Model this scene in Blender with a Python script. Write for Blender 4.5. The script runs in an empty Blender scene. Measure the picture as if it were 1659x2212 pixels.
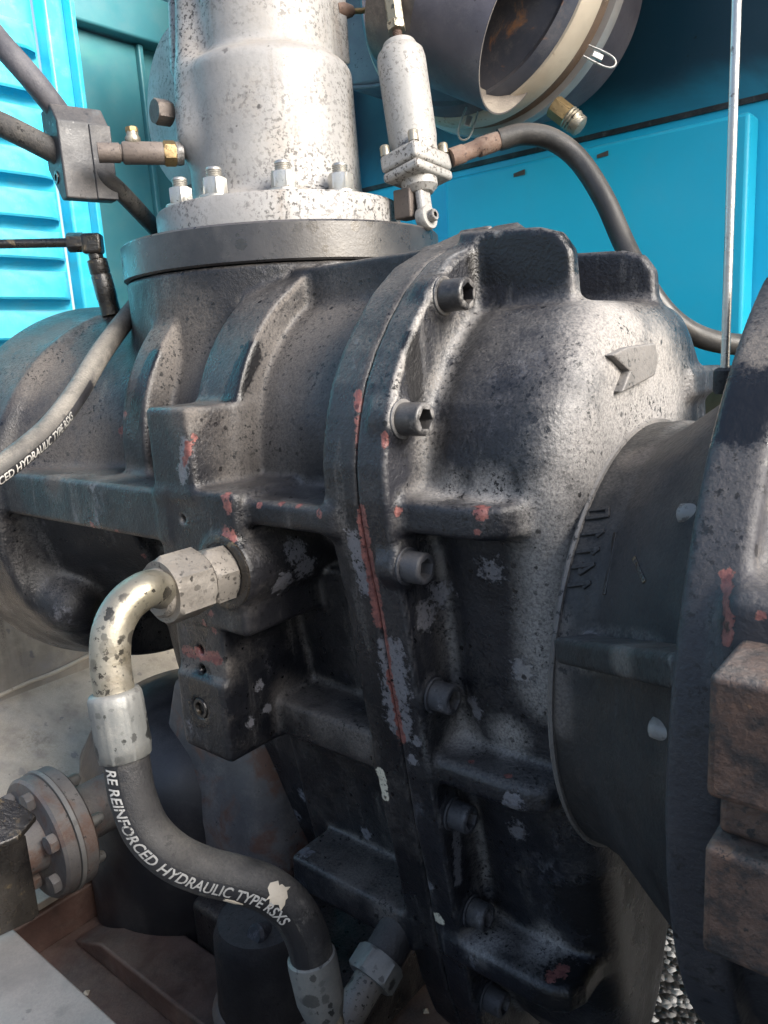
import bpy, math, random
import numpy as np
from mathutils import Vector, Matrix
from mathutils.bvhtree import BVHTree
random.seed(7)
SC = bpy.context.scene
C = SC.collection
R_ = math.radians

# ------------------------------------------------------------------ camera
CAM = np.array([0.0, 0.0, 0.95])
PIT, ROL, TH = R_(12.0), R_(3.5), R_(40.0)
FX, WPX, HPX = 1660.0, 1659.0, 2212.0
Fw = np.array([0, math.cos(PIT), -math.sin(PIT)])
_R0 = np.array([1.0, 0, 0]); _U0 = np.array([0, math.sin(PIT), math.cos(PIT)])
Rt = math.cos(ROL)*_R0 - math.sin(ROL)*_U0
Up = math.sin(ROL)*_R0 + math.cos(ROL)*_U0
cam = bpy.data.cameras.new('camera'); co = bpy.data.objects.new('camera', cam); C.objects.link(co)
m = Matrix.Identity(4)
for i in range(3):
    m[i][0] = Rt[i]; m[i][1] = Up[i]; m[i][2] = -Fw[i]; m[i][3] = CAM[i]
co.matrix_world = m
cam.sensor_fit = 'VERTICAL'; cam.sensor_height = 32.0; cam.sensor_width = 24.0
cam.lens = 32.0*FX/HPX; cam.clip_start = 0.01; cam.clip_end = 200.0
cam.dof.use_dof = True; cam.dof.focus_distance = 0.64; cam.dof.aperture_fstop = 40.0
SC.camera = co

# machine frame: a along the rotor axis (to the right and towards the lens), b across it (away), h up; origin at the lens
Av = np.array([math.cos(TH), -math.sin(TH), 0]); Bv = np.array([math.sin(TH), math.cos(TH), 0]); Zv = np.array([0, 0, 1.0])
MM = np.array([Av, Bv, Zv])

# ------------------------------------------------------------------ world, sun, exposure
SUN_AZ_M = np.array([1.0, 0.02]); SUN_EL = R_(30)
sd = SUN_AZ_M[0]*Av + SUN_AZ_M[1]*Bv; sd /= np.linalg.norm(sd)
sund = np.array([sd[0]*math.cos(SUN_EL), sd[1]*math.cos(SUN_EL), math.sin(SUN_EL)])
w = bpy.data.worlds.new('World'); SC.world = w; w.use_nodes = True
nt = w.node_tree; nt.nodes.clear()
o_ = nt.nodes.new('ShaderNodeOutputWorld'); bg = nt.nodes.new('ShaderNodeBackground'); sk = nt.nodes.new('ShaderNodeTexSky')
sk.sky_type = 'NISHITA'; sk.sun_disc = False; sk.sun_elevation = SUN_EL; sk.sun_rotation = math.atan2(sd[0], sd[1])
sk.air_density = 1.0; sk.dust_density = 3.0; sk.ozone_density = 1.0
bg.inputs['Strength'].default_value = 0.055
nt.links.new(sk.outputs[0], bg.inputs[0]); nt.links.new(bg.outputs[0], o_.inputs[0])
sl = bpy.data.lights.new('sun', 'SUN'); sl.energy = 1.5; sl.angle = R_(34); sl.color = (1.0, 0.965, 0.915)
so = bpy.data.objects.new('sun', sl); C.objects.link(so); so.location = (3, -2, 4)
so.rotation_euler = Vector(sund).to_track_quat('Z', 'Y').to_euler()
SC.view_settings.view_transform = 'Standard'; SC.view_settings.look = 'None'
SC.view_settings.exposure = 2.5; SC.view_settings.gamma = 1.0

# ------------------------------------------------------------------ frame helpers
def W(a, b=None, h=None):
    p = np.asarray(a if b is None else (a, b, h), float)
    return CAM + p @ MM
def ray(x, y):
    d = Fw + Rt*(x-WPX/2)/FX - Up*(y-HPX/2)/FX
    return MM @ d
def D(x, y, t): return ray(x, y)*t                    # point seen at x, y at depth t (machine frame)
def PL(x, y, ax, v):                                  # point seen at x, y on the plane a, b or h = v
    d = ray(x, y); return d*(v/d['abh'.index(ax)])
RB0 = 0.63

# ------------------------------------------------------------------ materials
class G:
    def __init__(s, name):
        s.m = bpy.data.materials.new(name); s.m.use_nodes = True; s.t = s.m.node_tree; s.t.nodes.clear()
        s.out = s.n('ShaderNodeOutputMaterial'); s.p = s.n('ShaderNodeBsdfPrincipled'); s.l(s.p.outputs[0], s.out.inputs[0])
        s.tc = s.n('ShaderNodeTexCoord').outputs['Object']
    def n(s, t, **k):
        x = s.t.nodes.new(t)
        for a, b in k.items(): setattr(x, a, b)
        return x
    def l(s, a, b): s.t.links.new(a, b)
    def put(s, sock, v):
        if isinstance(v, bpy.types.NodeSocket): s.l(v, sock)
        elif isinstance(v, (tuple, list)) and len(v) == 3 and sock.type == 'RGBA': sock.default_value = (*v, 1)
        else: sock.default_value = v
    def math(s, op, a, b=0.0, c=None):
        x = s.n('ShaderNodeMath', operation=op); s.put(x.inputs[0], a); s.put(x.inputs[1], b)
        if c is not None: s.put(x.inputs[2], c)
        return x.outputs[0]
    def noise(s, scale, detail=4, rough=.55, vec=None, dist=0.0):
        x = s.n('ShaderNodeTexNoise'); s.l(vec or s.tc, x.inputs['Vector'])
        x.inputs['Scale'].default_value = scale; x.inputs['Detail'].default_value = detail
        x.inputs['Roughness'].default_value = rough; x.inputs['Distortion'].default_value = dist
        return x.outputs['Fac']
    def step(s, v, lo, hi, a=0.0, b=1.0):
        x = s.n('ShaderNodeMapRange', interpolation_type='SMOOTHSTEP'); s.put(x.inputs[0], v)
        for i, q in enumerate((lo, hi, a, b)): s.put(x.inputs[i+1], q)
        return x.outputs[0]
    def mix(s, f, a, b):
        x = s.n('ShaderNodeMix', data_type='RGBA'); s.put(x.inputs[0], f); s.put(x.inputs[6], a); s.put(x.inputs[7], b)
        return x.outputs[2]
    def map(s, scale=(1, 1, 1), loc=(0, 0, 0)):
        x = s.n('ShaderNodeMapping'); s.l(s.tc, x.inputs[0]); x.inputs['Scale'].default_value = scale; x.inputs['Location'].default_value = loc
        return x.outputs[0]
    def spots(s, scale, size, jit=.55):
        nz = s.n('ShaderNodeTexNoise'); s.l(s.tc, nz.inputs['Vector']); nz.inputs['Scale'].default_value = scale*3.5; nz.inputs['Detail'].default_value = 6; nz.inputs['Roughness'].default_value = .7
        v0 = s.n('ShaderNodeVectorMath', operation='SUBTRACT'); s.l(nz.outputs['Color'], v0.inputs[0]); v0.inputs[1].default_value = (.5, .5, .5)
        v1 = s.n('ShaderNodeVectorMath', operation='SCALE'); s.l(v0.outputs[0], v1.inputs[0]); v1.inputs['Scale'].default_value = jit/scale
        v2 = s.n('ShaderNodeVectorMath', operation='ADD'); s.l(s.tc, v2.inputs[0]); s.l(v1.outputs[0], v2.inputs[1])
        out = None
        for m, sz in ((1.0, size), (2.3, size*.85)):
            vo = s.n('ShaderNodeTexVoronoi'); s.l(v2.outputs[0], vo.inputs['Vector']); vo.inputs['Scale'].default_value = scale*m
            sp = s.n('ShaderNodeSeparateColor'); s.l(vo.outputs['Color'], sp.inputs[0])
            lim = s.math('MULTIPLY', s.math('POWER', sp.outputs[0], 3.5), sz)
            f = s.math('MULTIPLY', s.step(s.math('SUBTRACT', lim, vo.outputs['Distance']), -.01, 0.07), s.step(sp.outputs[1], 0, 1, .3, 1))
            out = f if out is None else s.math('MAXIMUM', out, f)
        return out
    def attr(s, name):
        x = s.n('ShaderNodeAttribute', attribute_name=name); return x.outputs['Fac']

def grime(name, c1, c2, metallic=0.0, rough=(.45, .75), dust=None, flat_dust=0.0, speck=None, spot=None, scuff=None,
          edge=None, marks=False, bump=(350, .25), bump2=None, patch=None, scale1=9, spec=.5, streak=None, dark_top=None, dusty=(.13, .114, .102)):
    g = G(name)
    col = g.mix(g.step(g.noise(scale1, 5, .6), .35, .65), c1, c2)
    ro = g.step(g.noise(scale1*2.3, 4), .3, .7, rough[0], rough[1])
    nm = g.n('ShaderNodeNewGeometry'); sx = g.n('ShaderNodeSeparateXYZ'); g.l(nm.outputs['Normal'], sx.inputs[0])
    fine = g.noise(480, 5, .72)
    if patch:                                          # colour, noise scale, lo, hi
        f = g.step(g.noise(patch[1], 6, .62, dist=.6), patch[2], patch[3]); col = g.mix(f, col, patch[0])
    if streak:                                         # vertical runs
        f = g.math('MULTIPLY', g.step(g.noise(streak[1], 5, .65, vec=g.map((1, 1, .13))), streak[2], streak[3]), g.step(fine, .35, .6))
        col = g.mix(f, col, streak[0])
    if dark_top:                                           # tone deepening with height: colour, from, to
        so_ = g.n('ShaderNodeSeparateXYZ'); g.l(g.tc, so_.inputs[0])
        f = g.step(g.math('ADD', so_.outputs[2], g.math('MULTIPLY_ADD', g.noise(4, 6, .6, dist=1.0), .15, -.075)), dark_top[1], dark_top[2])
        col = g.mix(f, col, dark_top[0])
    if scuff:
        f = g.math('MULTIPLY', g.step(g.noise(scuff[1], 8, .7, vec=g.map((1, 1, .45), (3, 1, 7))), scuff[2], scuff[3]), g.step(g.noise(150, 4, .7), .42, .58))
        col = g.mix(f, col, scuff[0])
    if edge:
        pt = g.step(g.attr('rim'), .35, .9) if marks else g.step(nm.outputs['Pointiness'], .52, .60)
        col = g.mix(g.math('MULTIPLY', pt, g.step(g.noise(60, 5, .7), .35, .6)), col, edge)
    if dust:                                           # colour, amount
        up = g.step(sx.outputs[2], .15, .9)
        bl = g.step(g.noise(22, 6, .65), .3, .62)
        f = g.math('MULTIPLY', up, g.math('MULTIPLY_ADD', bl, .75, .25))
        f = g.math('MULTIPLY', f, dust[1])
        side = g.math('MULTIPLY', g.step(g.noise(15, 9, .74), .47, .66), flat_dust)
        f = g.math('MAXIMUM', f, side)
        if marks:
            cv = g.math('MULTIPLY', g.step(g.attr('cavity'), .12, .75), g.step(g.noise(30, 6, .7), .36, .6))
            f = g.math('MAXIMUM', f, g.math('MULTIPLY', cv, g.step(sx.outputs[2], -.35, .2, 0, .9)))
        f = g.math('MULTIPLY', f, g.step(fine, .40, .58, .38 if marks else .62, 1.0))
        col = g.mix(f, col, dust[0])
        ro = g.math('MAXIMUM', ro, g.math('MULTIPLY', f, .95))
    if marks:
        ragged = g.math('ADD', g.noise(150, 8, .78), -.5)
        wf = g.step(g.math('ADD', g.attr('worn'), g.math('MULTIPLY', ragged, 2.2)), .50, .60)
        col = g.mix(wf, col, (.15, .15, .165))
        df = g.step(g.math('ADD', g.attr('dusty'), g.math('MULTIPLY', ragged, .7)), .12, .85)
        col = g.mix(g.math('MULTIPLY', df, g.step(fine, .38, .58, .5, .95)), col, dusty); ro = g.math('MAXIMUM', ro, g.math('MULTIPLY', df, .8))  # dust, and sunlight put into the colour where marked
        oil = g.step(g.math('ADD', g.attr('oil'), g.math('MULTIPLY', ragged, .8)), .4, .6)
        col = g.mix(oil, col, (.008, .008, .009)); ro = g.math('MULTIPLY', ro, g.step(oil, 0, 1, 1, .35))  # oil, and a patch of painted shade low on the cover
        cf = g.step(g.math('ADD', g.attr('chip'), g.math('MULTIPLY', ragged, 1.9)), .50, .54)
        col = g.mix(cf, col, g.mix(g.step(g.noise(200, 3), .4, .6), (.22, .085, .072), (.145, .055, .05)))
        chipf = cf; pf = g.step(g.math('ADD', g.attr('pale'), g.math('MULTIPLY', ragged, 1.2)), .46, .52)
        col = g.mix(pf, col, (.62, .58, .47))
    if speck:                                          # colour, scale, threshold
        f = g.math('MULTIPLY', g.step(g.noise(speck[1], 6, .72), speck[2], speck[2]+.035), g.step(g.noise(speck[3] if len(speck) > 3 else 16, 4), .38, .62, .1, 1))
        col = g.mix(f, col, speck[0])
    if spot:                                           # colour, scale, size
        f = g.spots(spot[1], spot[2]); col = g.mix(g.math('MULTIPLY', f, .85), col, spot[0])
        ro = g.math('MULTIPLY', ro, g.step(f, 0, 1, 1, .6))
    g.l(col, g.p.inputs['Base Color']); g.l(ro, g.p.inputs['Roughness']); g.put(g.p.inputs['Metallic'], metallic)
    g.p.inputs['Specular IOR Level'].default_value = spec
    b = g.n('ShaderNodeBump'); b.inputs['Strength'].default_value = bump[1]; b.inputs['Distance'].default_value = .0016
    g.l(g.noise(bump[0], 5, .65), b.inputs['Height'])
    if marks:
        b3 = g.n('ShaderNodeBump', invert=True); b3.inputs['Strength'].default_value = .8; b3.inputs['Distance'].default_value = .0012; g.l(g.math('MAXIMUM', chipf, wf), b3.inputs['Height'])
    if bump2:
        b2 = g.n('ShaderNodeBump'); b2.inputs['Strength'].default_value = bump2[1]; b2.inputs['Distance'].default_value = .004
        g.l(g.noise(bump2[0], 6, .6), b2.inputs['Height']); g.l(b2.outputs[0], b.inputs['Normal'])
        if marks: g.l(b3.outputs[0], b2.inputs['Normal'])
    g.l(b.outputs[0], g.p.inputs['Normal'])
    return g.m
GH = -0.87
DUST = (.120, .110, .101)
M = {}
M['cast'] = grime('cast_black_paint', (.0065, .0073, .0102), (.017, .0168, .0195), rough=(.26, .5), dust=((.135, .123, .112), .72), flat_dust=.30,
                  speck=((.005, .005, .006), 230, .56, 20), spot=((.005, .005, .006), 130, .40), scuff=((.12, .12, .135), 14, .57, .70), edge=(.15, .145, .14),
                  marks=True, bump=(300, .55), bump2=(70, .2), streak=((.085, .082, .08), 40, .55, .70), dusty=(.115, .102, .092))
M['cover'] = grime('cast_cover_paint', (.0075, .0088, .013), (.018, .0188, .024), rough=(.24, .46), dust=((.14, .130, .121), .75), flat_dust=.22,
                   speck=((.005, .005, .006), 260, .555, 20), spot=((.005, .005, .006), 135, .38), scuff=((.11, .113, .13), 12, .56, .71), edge=(.16, .157, .155),
                   marks=True, bump=(280, .65), bump2=(75, .18), streak=((.085, .084, .085), 45, .54, .72), dusty=(.29, .275, .26))  # last colour is pale to put sunlight into the end face
M['cover_dusty_lit'] = grime('lit_dusty_cover_paint', (.09, .085, .08), (.15, .14, .132), rough=(.45, .65), dust=((.20, .19, .18), 1.0), flat_dust=.9, speck=((.02, .02, .02), 210, .56), bump=(240, .6))  # lit copy of the cover paint: dust plus sunlight in the colour
M['bell'] = grime('bell_paint', (.009, .010, .012), (.023, .0225, .0225), rough=(.5, .8), dust=(DUST, .5), flat_dust=.18,
                  speck=((.007, .007, .008), 220, .56), scuff=((.08, .08, .085), 15, .58, .75), edge=(.16, .155, .15), marks=True, bump=(280, .6), bump2=(60, .3))
M['bell_flange'] = grime('flange_paint', (.018, .020, .027), (.034, .034, .040), rough=(.45, .7), dust=(DUST, .7), flat_dust=.16, speck=((.008, .008, .009), 200, .565, 30), spot=((.007, .007, .008), 110, .4), scuff=((.1, .1, .11), 20, .58, .75), marks=True, bump=(280, .5), bump2=(60, .2))
M['bolt'] = grime('black_bolt', (.009, .009, .011), (.026, .025, .025), rough=(.28, .5), dust=(DUST, .6), flat_dust=.10, scuff=((.12, .115, .11), 60, .58, .7), edge=(.3, .29, .28), bump=(500, .3), spec=.6)
M['bolt_painted'] = grime('painted_bolt', (.022, .024, .030), (.05, .052, .06), rough=(.45, .7), dust=(DUST, .6), flat_dust=.5, scuff=((.13, .13, .145), 50, .5, .65), speck=((.01, .01, .012), 200, .57), bump=(500, .4))
M['ring'] = grime('dark_ring_paint', (.020, .019, .022), (.040, .038, .038), rough=(.26, .42), dust=(DUST, .6), flat_dust=.12, speck=((.010, .010, .011), 150, .60, 14), spot=((.012, .011, .012), 70, .55), bump=(300, .15), scuff=((.10, .095, .09), 14, .6, .75), patch=((.016, .015, .017), 12, .5, .62), spec=.8)
M['alu'] = grime('aluminium_paint', (.225, .222, .22), (.30, .295, .287), metallic=.08, rough=(.42, .62), dust=((.27, .235, .195), .6), flat_dust=.32,
                 speck=((.035, .032, .03), 210, .532, 7), spot=((.05, .045, .04), 60, .28), bump=(220, .22), patch=((.22, .205, .19), 9, .5, .75), streak=((.16, .135, .115), 26, .56, .75))
M['alu_light'] = grime('actuator_paint', (.26, .257, .247), (.33, .323, .31), metallic=.08, rough=(.45, .6), speck=((.07, .06, .055), 240, .545, 10), bump=(220, .25), flat_dust=.3, dust=((.28, .245, .205), .6), streak=((.2, .17, .145), 30, .58, .75))
M['zinc'] = grime('zinc_plated', (.42, .41, .385), (.52, .51, .48), metallic=.85, rough=(.28, .5), speck=((.10, .09, .08), 200, .60), flat_dust=.35, dust=((.40, .37, .32), .6), bump=(300, .2))
M['zinc_yellow'] = grime('yellow_zinc', (.27, .245, .185), (.36, .335, .28), metallic=.75, rough=(.36, .58), spot=((.045, .041, .036), 85, .75), patch=((.20, .175, .125), 28, .5, .7), speck=((.08, .07, .06), 160, .57), flat_dust=.65, dust=((.34, .30, .245), .5), bump=(280, .2))
M['ferrule'] = grime('crimped_ferrule', (.15, .155, .15), (.22, .22, .208), metallic=.4, rough=(.45, .62), spot=((.02, .02, .02), 75, .75), flat_dust=.4, dust=((.35, .33, .29), .5), bump=(300, .2), scuff=((.2, .2, .19), 40, .55, .7))
M['nut_dirty'] = grime('dirty_nut', (.15, .135, .118), (.24, .22, .195), metallic=.45, rough=(.45, .7), spot=((.035, .032, .03), 90, .55), speck=((.05, .045, .04), 200, .57), flat_dust=.5, dust=((.22, .195, .165), .8), bump=(260, .45))
M['rubber'] = grime('hose_rubber', (.014, .014, .016), (.032, .031, .031), rough=(.5, .8), dust=((.13, .12, .105), .7), flat_dust=.45, speck=((.006, .006, .006), 160, .58, 12), scuff=((.10, .095, .088), 40, .56, .70), bump=(500, .4), bump2=(45, .35))
M['rubber_dusty'] = grime('dusty_hose_rubber', (.03, .029, .028), (.065, .061, .057), rough=(.6, .85), dust=((.24, .22, .19), .8), flat_dust=.5, spot=((.02, .02, .02), 90, .38), bump=(500, .3))
M['rubber_blue'] = grime('weathered_hose', (.03, .03, .037), (.065, .065, .078), rough=(.5, .75), dust=((.20, .19, .19), .5), flat_dust=.3, bump=(350, .4))
M['breather'] = grime('breather_hose_rubber', (.018, .0175, .0175), (.034, .033, .032), rough=(.35, .55), dust=((.2, .18, .16), .5), flat_dust=.2, bump=(500, .2))
M['rust'] = grime('rusty_steel', (.08, .05, .04), (.14, .085, .062), rough=(.6, .85), dust=((.28, .23, .19), .5), flat_dust=.4, speck=((.05, .03, .025), 150, .58), bump=(300, .5))
M['brown_pipe'] = grime('brown_fitting', (.055, .045, .041), (.10, .082, .073), metallic=.2, rough=(.5, .7), speck=((.04, .03, .03), 170, .6), dust=((.22, .19, .165), .5), flat_dust=.2, bump=(250, .4))
M['brass'] = grime('brass', (.30, .215, .10), (.21, .15, .075), metallic=.7, rough=(.35, .6), speck=((.10, .07, .04), 250, .58), bump=(300, .4))
M['block'] = grime('dark_manifold', (.020, .022, .027), (.038, .038, .042), metallic=.1, rough=(.42, .65), dust=((.16, .145, .135), .6), flat_dust=.25, speck=((.015, .015, .016), 200, .6), spot=((.02, .02, .022), 120, .4), bump=(300, .25), patch=((.05, .085, .11), 14, .54, .7))
M['oily'] = grime('oily_black', (.010, .009, .009), (.035, .03, .025), metallic=.2, rough=(.16, .4), bump=(160, .8), patch=((.12, .09, .05), 60, .56, .68), spec=.8)
M['teal'] = grime('teal_panel_paint', (.045, .20, .235), (.06, .225, .25), rough=(.35, .55), flat_dust=.12, dust=((.2, .24, .24), .3), speck=((.16, .1, .08), 40, .73), patch=((.07, .33, .27), 2.2, .56, .74), bump=(120, .06))
M['blue'] = grime('blue_wall_paint', (.012, .52, .76), (.02, .55, .79), rough=(.36, .5), streak=((.015, .38, .54), 9, .6, .8), scuff=((.10, .44, .60), 7, .62, .76), patch=((.09, .56, .78), 2.6, .5, .8), flat_dust=.05, dust=((.25, .38, .45), .3), speck=((.02, .05, .07), 30, .74), bump=(150, .05), scale1=2)
M['slat'] = grime('louver_paint', (.03, .53, .74), (.07, .58, .76), rough=(.3, .5), flat_dust=.25, dust=((.35, .48, .5), .5), bump=(120, .08), scale1=6)
M['blue_dark_top'] = grime('blue_paint_dark_top', (.012, .24, .36), (.014, .28, .40), rough=(.4, .6), dark_top=((.007, .045, .072), -GH+.265, -GH+.385), speck=((.004, .008, .012), 60, .66), bump=(150, .1), scale1=2.4, flat_dust=.06, dust=((.1, .15, .18), .3))  # blue paint, darker towards the top
M['grey_steel'] = grime('filter_steel', (.16, .155, .175), (.24, .23, .25), metallic=.2, rough=(.4, .6), speck=((.05, .045, .05), 60, .64), patch=((.38, .20, .115), 13, .60, .66), flat_dust=.25, dust=((.40, .36, .31), .6), bump=(200, .2))
M['filter_lip'] = grime('filter_lip_steel', (.30, .28, .27), (.38, .36, .34), metallic=.3, rough=(.35, .55), patch=((.28, .17, .11), 14, .58, .7), flat_dust=.3, dust=((.42, .38, .32), .5), bump=(200, .2))
M['filter_cap'] = grime('filter_cap_steel', (.05, .06, .085), (.09, .095, .12), metallic=.2, rough=(.4, .6), patch=((.30, .155, .085), 14, .56, .64), flat_dust=.25, dust=((.30, .28, .26), .6), bump=(200, .2))
M['baffle'] = grime('baffle_tan', (.30, .24, .19), (.40, .32, .25), rough=(.5, .7), bump=(150, .3), speck=((.05, .04, .03), 60, .6))
M['dark_bracket'] = grime('purple_grey_steel', (.075, .07, .085), (.125, .115, .135), rough=(.45, .65), speck=((.015, .014, .015), 70, .62), flat_dust=.2, dust=((.25, .23, .22), .4), bump=(200, .25))
M['cream'] = grime('cream_gasket', (.55, .48, .38), (.44, .375, .29), rough=(.5, .7), speck=((.22, .15, .10), 60, .62), patch=((.24, .15, .095), 22, .62, .75), bump=(200, .25))
M['groove'] = grime('rusty_groove', (.075, .055, .042), (.17, .115, .08), rough=(.6, .8), speck=((.35, .28, .2), 80, .6), bump=(200, .4))
M['tube_in'] = grime('inlet_pipe_steel', (.085, .075, .072), (.15, .13, .12), metallic=.1, rough=(.4, .62), flat_dust=.3, dust=((.42, .37, .31), .9), speck=((.05, .045, .045), 60, .62), bump=(200, .15))
M['rod'] = grime('steel_rod', (.50, .49, .47), (.40, .385, .37), metallic=.9, rough=(.22, .4), speck=((.15, .1, .08), 120, .6), bump=(300, .2))
M['tan'] = grime('tan_skid_paint', (.27, .235, .195), (.37, .325, .27), rough=(.45, .7), streak=((.12, .10, .085), 14, .5, .7), scuff=((.15, .125, .10), 8, .52, .7), flat_dust=.3, dust=((.60, .53, .42), .7), spot=((.16, .15, .155), 22, .4), bump=(120, .2), patch=((.30, .275, .26), 7, .5, .7))
M['pan'] = grime('oily_pan', (.055, .031, .026), (.115, .062, .05), rough=(.4, .75), patch=((.02, .017, .017), 7, .5, .66), flat_dust=.25, dust=((.25, .19, .16), .5), speck=((.35, .14, .05), 14, .70), bump=(120, .6))
M['grey_plate'] = grime('grey_sill_paint', (.135, .132, .126), (.18, .174, .166), rough=(.45, .65), spot=((.10, .095, .09), 42, .36), speck=((.12, .115, .11), 90, .66), flat_dust=.3, dust=((.29, .27, .25), .6), bump=(200, .12))
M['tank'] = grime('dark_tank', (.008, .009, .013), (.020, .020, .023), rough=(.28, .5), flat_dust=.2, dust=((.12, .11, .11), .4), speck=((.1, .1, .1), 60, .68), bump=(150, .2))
M['pipe'] = grime('dusty_grey_pipe', (.085, .08, .08), (.15, .14, .135), metallic=.1, rough=(.5, .75), patch=((.13, .07, .05), 18, .48, .62), flat_dust=.5, dust=((.22, .20, .18), .8), speck=((.03, .03, .03), 90, .62), bump=(200, .5))
M['mount'] = grime('rusty_mount', (.014, .013, .014), (.030, .027, .026), rough=(.55, .8), flat_dust=.2, dust=((.13, .115, .105), .8), patch=((.17, .10, .06), 60, .60, .66), speck=((.02, .018, .018), 260, .56), bump=(320, .7), edge=(.25, .13, .08))
M['olive'] = grime('olive_ground', (.13, .12, .075), (.17, .155, .10), rough=(.7, .9), bump=(30, .3))
M['ink'] = grime('white_hose_print', (.40, .39, .37), (.28, .275, .26), rough=(.5, .7), bump=(300, .1), speck=((.03, .03, .03), 320, .56, 40))
M['band'] = grime('hose_print_band', (.012, .012, .014), (.020, .020, .023), rough=(.4, .6), bump=(400, .2))
M['dark'] = grime('dark_iron', (.018, .017, .018), (.034, .032, .033), rough=(.5, .8), flat_dust=.2, dust=(DUST, .5), speck=((.005, .005, .005), 160, .6), bump=(300, .5), bump2=(40, .5))
def gravel_mat():
    g = G('wet_gravel'); vo = g.n('ShaderNodeTexVoronoi'); g.l(g.tc, vo.inputs['Vector']); vo.inputs['Scale'].default_value = 110
    sp = g.n('ShaderNodeSeparateColor'); g.l(vo.outputs['Color'], sp.inputs[0])
    g.l(g.mix(g.step(sp.outputs[0], .5, .95), (.012, .012, .013), (.30, .30, .30)), g.p.inputs['Base Color'])
    g.p.inputs['Roughness'].default_value = .35
    b = g.n('ShaderNodeBump'); b.inputs['Strength'].default_value = 1; b.inputs['Distance'].default_value = .006; b.invert = True
    g.l(vo.outputs['Distance'], b.inputs['Height']); g.l(b.outputs[0], g.p.inputs['Normal'])
    return g.m
M['gravel'] = gravel_mat()

# ------------------------------------------------------------------ object helpers
def tag(o, label, cat, group=None):
    o['label'] = label; o['category'] = cat
    if group: o['group'] = group
    return o
def thing(name, label, cat, base, group=None):
    o = bpy.data.objects.new(name, None); C.objects.link(o); o.location = W(base); o.empty_display_size = .02
    return tag(o, label, cat, group)
def mesh(name, verts, faces, mat, parent=None, smooth=35, world=False, bevel=0, label=None, origin=None):
    """verts in the machine frame; child meshes sit at the origin of their thing"""
    v = np.asarray(verts, float)
    if not world: v = W(v)
    if parent is not None:
        r = parent; off = np.zeros(3)
        while r is not None: off = off + np.array(r.location); r = r.parent
    else: off = np.array(W(origin)) if origin is not None else v.mean(0)
    me = bpy.data.meshes.new(name)
    if isinstance(faces, np.ndarray):
        me.vertices.add(len(v)); me.vertices.foreach_set('co', (v-off).ravel().astype(np.float32))
        me.loops.add(faces.size); me.loops.foreach_set('vertex_index', faces.ravel().astype(np.int32))
        me.polygons.add(len(faces)); me.polygons.foreach_set('loop_start', np.arange(0, faces.size, faces.shape[1], dtype=np.int32))
        me.update(calc_edges=True)
    else: me.from_pydata((v-off).tolist(), [], faces); me.update()
    me.validate()
    o = bpy.data.objects.new(name, me); C.objects.link(o); me.materials.append(mat)
    if parent is not None: o.parent = parent
    else: o.location = off
    if bevel:
        b = o.modifiers.new('bevel', 'BEVEL'); b.width = bevel; b.segments = 3; b.limit_method = 'ANGLE'; b.angle_limit = R_(30)
    if smooth:
        me.polygons.foreach_set('use_smooth', np.ones(len(me.polygons), bool))
        if smooth < 180: me.set_sharp_from_angle(angle=R_(smooth if not bevel else 80))
    if label: o['label'] = label
    return o
def unit(v): v = np.asarray(v, float); return v/np.linalg.norm(v)
def frame(ax, ref=None):
    ax = unit(ax); ref = np.array([0, 0, 1.0]) if ref is None else np.asarray(ref, float)
    if abs(ax @ unit(ref)) > .97: ref = np.array([1.0, 0.2, 0])
    u = unit(ref - ax*(ref @ ax)); return u, np.cross(ax, u), ax
def loftR(rings, closed=True, cap0=True, cap1=True):
    n = len(rings[0]); v = np.concatenate([np.asarray(r) for r in rings]); f = []
    for i in range(len(rings)-1):
        for j in range(n if closed else n-1):
            k = (j+1) % n; f.append((i*n+j, i*n+k, (i+1)*n+k, (i+1)*n+j))
    if cap0: f.append(tuple(range(n-1, -1, -1)))
    if cap1: f.append(tuple(range((len(rings)-1)*n, len(rings)*n)))
    return v, f
def merge(*parts):
    vs, fs, k = [], [], 0
    for v, f in parts:
        vs.append(np.asarray(v)); fs += [tuple(i+k for i in q) for q in f]; k += len(v)
    return np.concatenate(vs), fs
def lathe(o, ax, prof, n=48, ref=None, shape=None, cap0=True, cap1=True, squash=1.0):
    """prof: list of (r, t); shape(theta, r) may change the radius (hexagons and the like)"""
    u, v, x = frame(ax, ref); th = np.arange(n)*2*math.pi/n; o = np.asarray(o, float); rings = []
    for r, t in prof:
        rr = np.array([shape(q, r) if shape else r for q in th])
        rings.append(o + x*t + np.outer(rr*np.cos(th), u) + np.outer(rr*np.sin(th)*squash, v))
    return loftR(rings, True, cap0, cap1)
def hexr(q, r): return r/math.cos((q % (math.pi/3)) - math.pi/6)   # r = half the width across flats
def hexnut(o, ax, af, ln, n=48, ref=None, ch=.12, bore=None):
    r = af/2
    def sh(k): return lambda q, rr: min(hexr(q, rr), k)
    u, v, x = frame(ax, ref); th = np.arange(n)*2*math.pi/n; o = np.asarray(o, float); rings = []
    for t, lim in ((0, r*1.02), (ch*r, r*1.17), (ln-ch*r, r*1.17), (ln, r*1.0)):
        rr = np.array([min(hexr(q, r), lim) for q in th]); rings.append(o + x*t + np.outer(rr*np.cos(th), u)+np.outer(rr*np.sin(th), v))
    if bore:
        for rr, t in ((bore, ln), (bore, ln-.006)):
            rings.append(o + x*t + np.outer(np.full(n, rr)*np.cos(th), u)+np.outer(np.full(n, rr)*np.sin(th), v))
    return loftR(rings)
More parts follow.
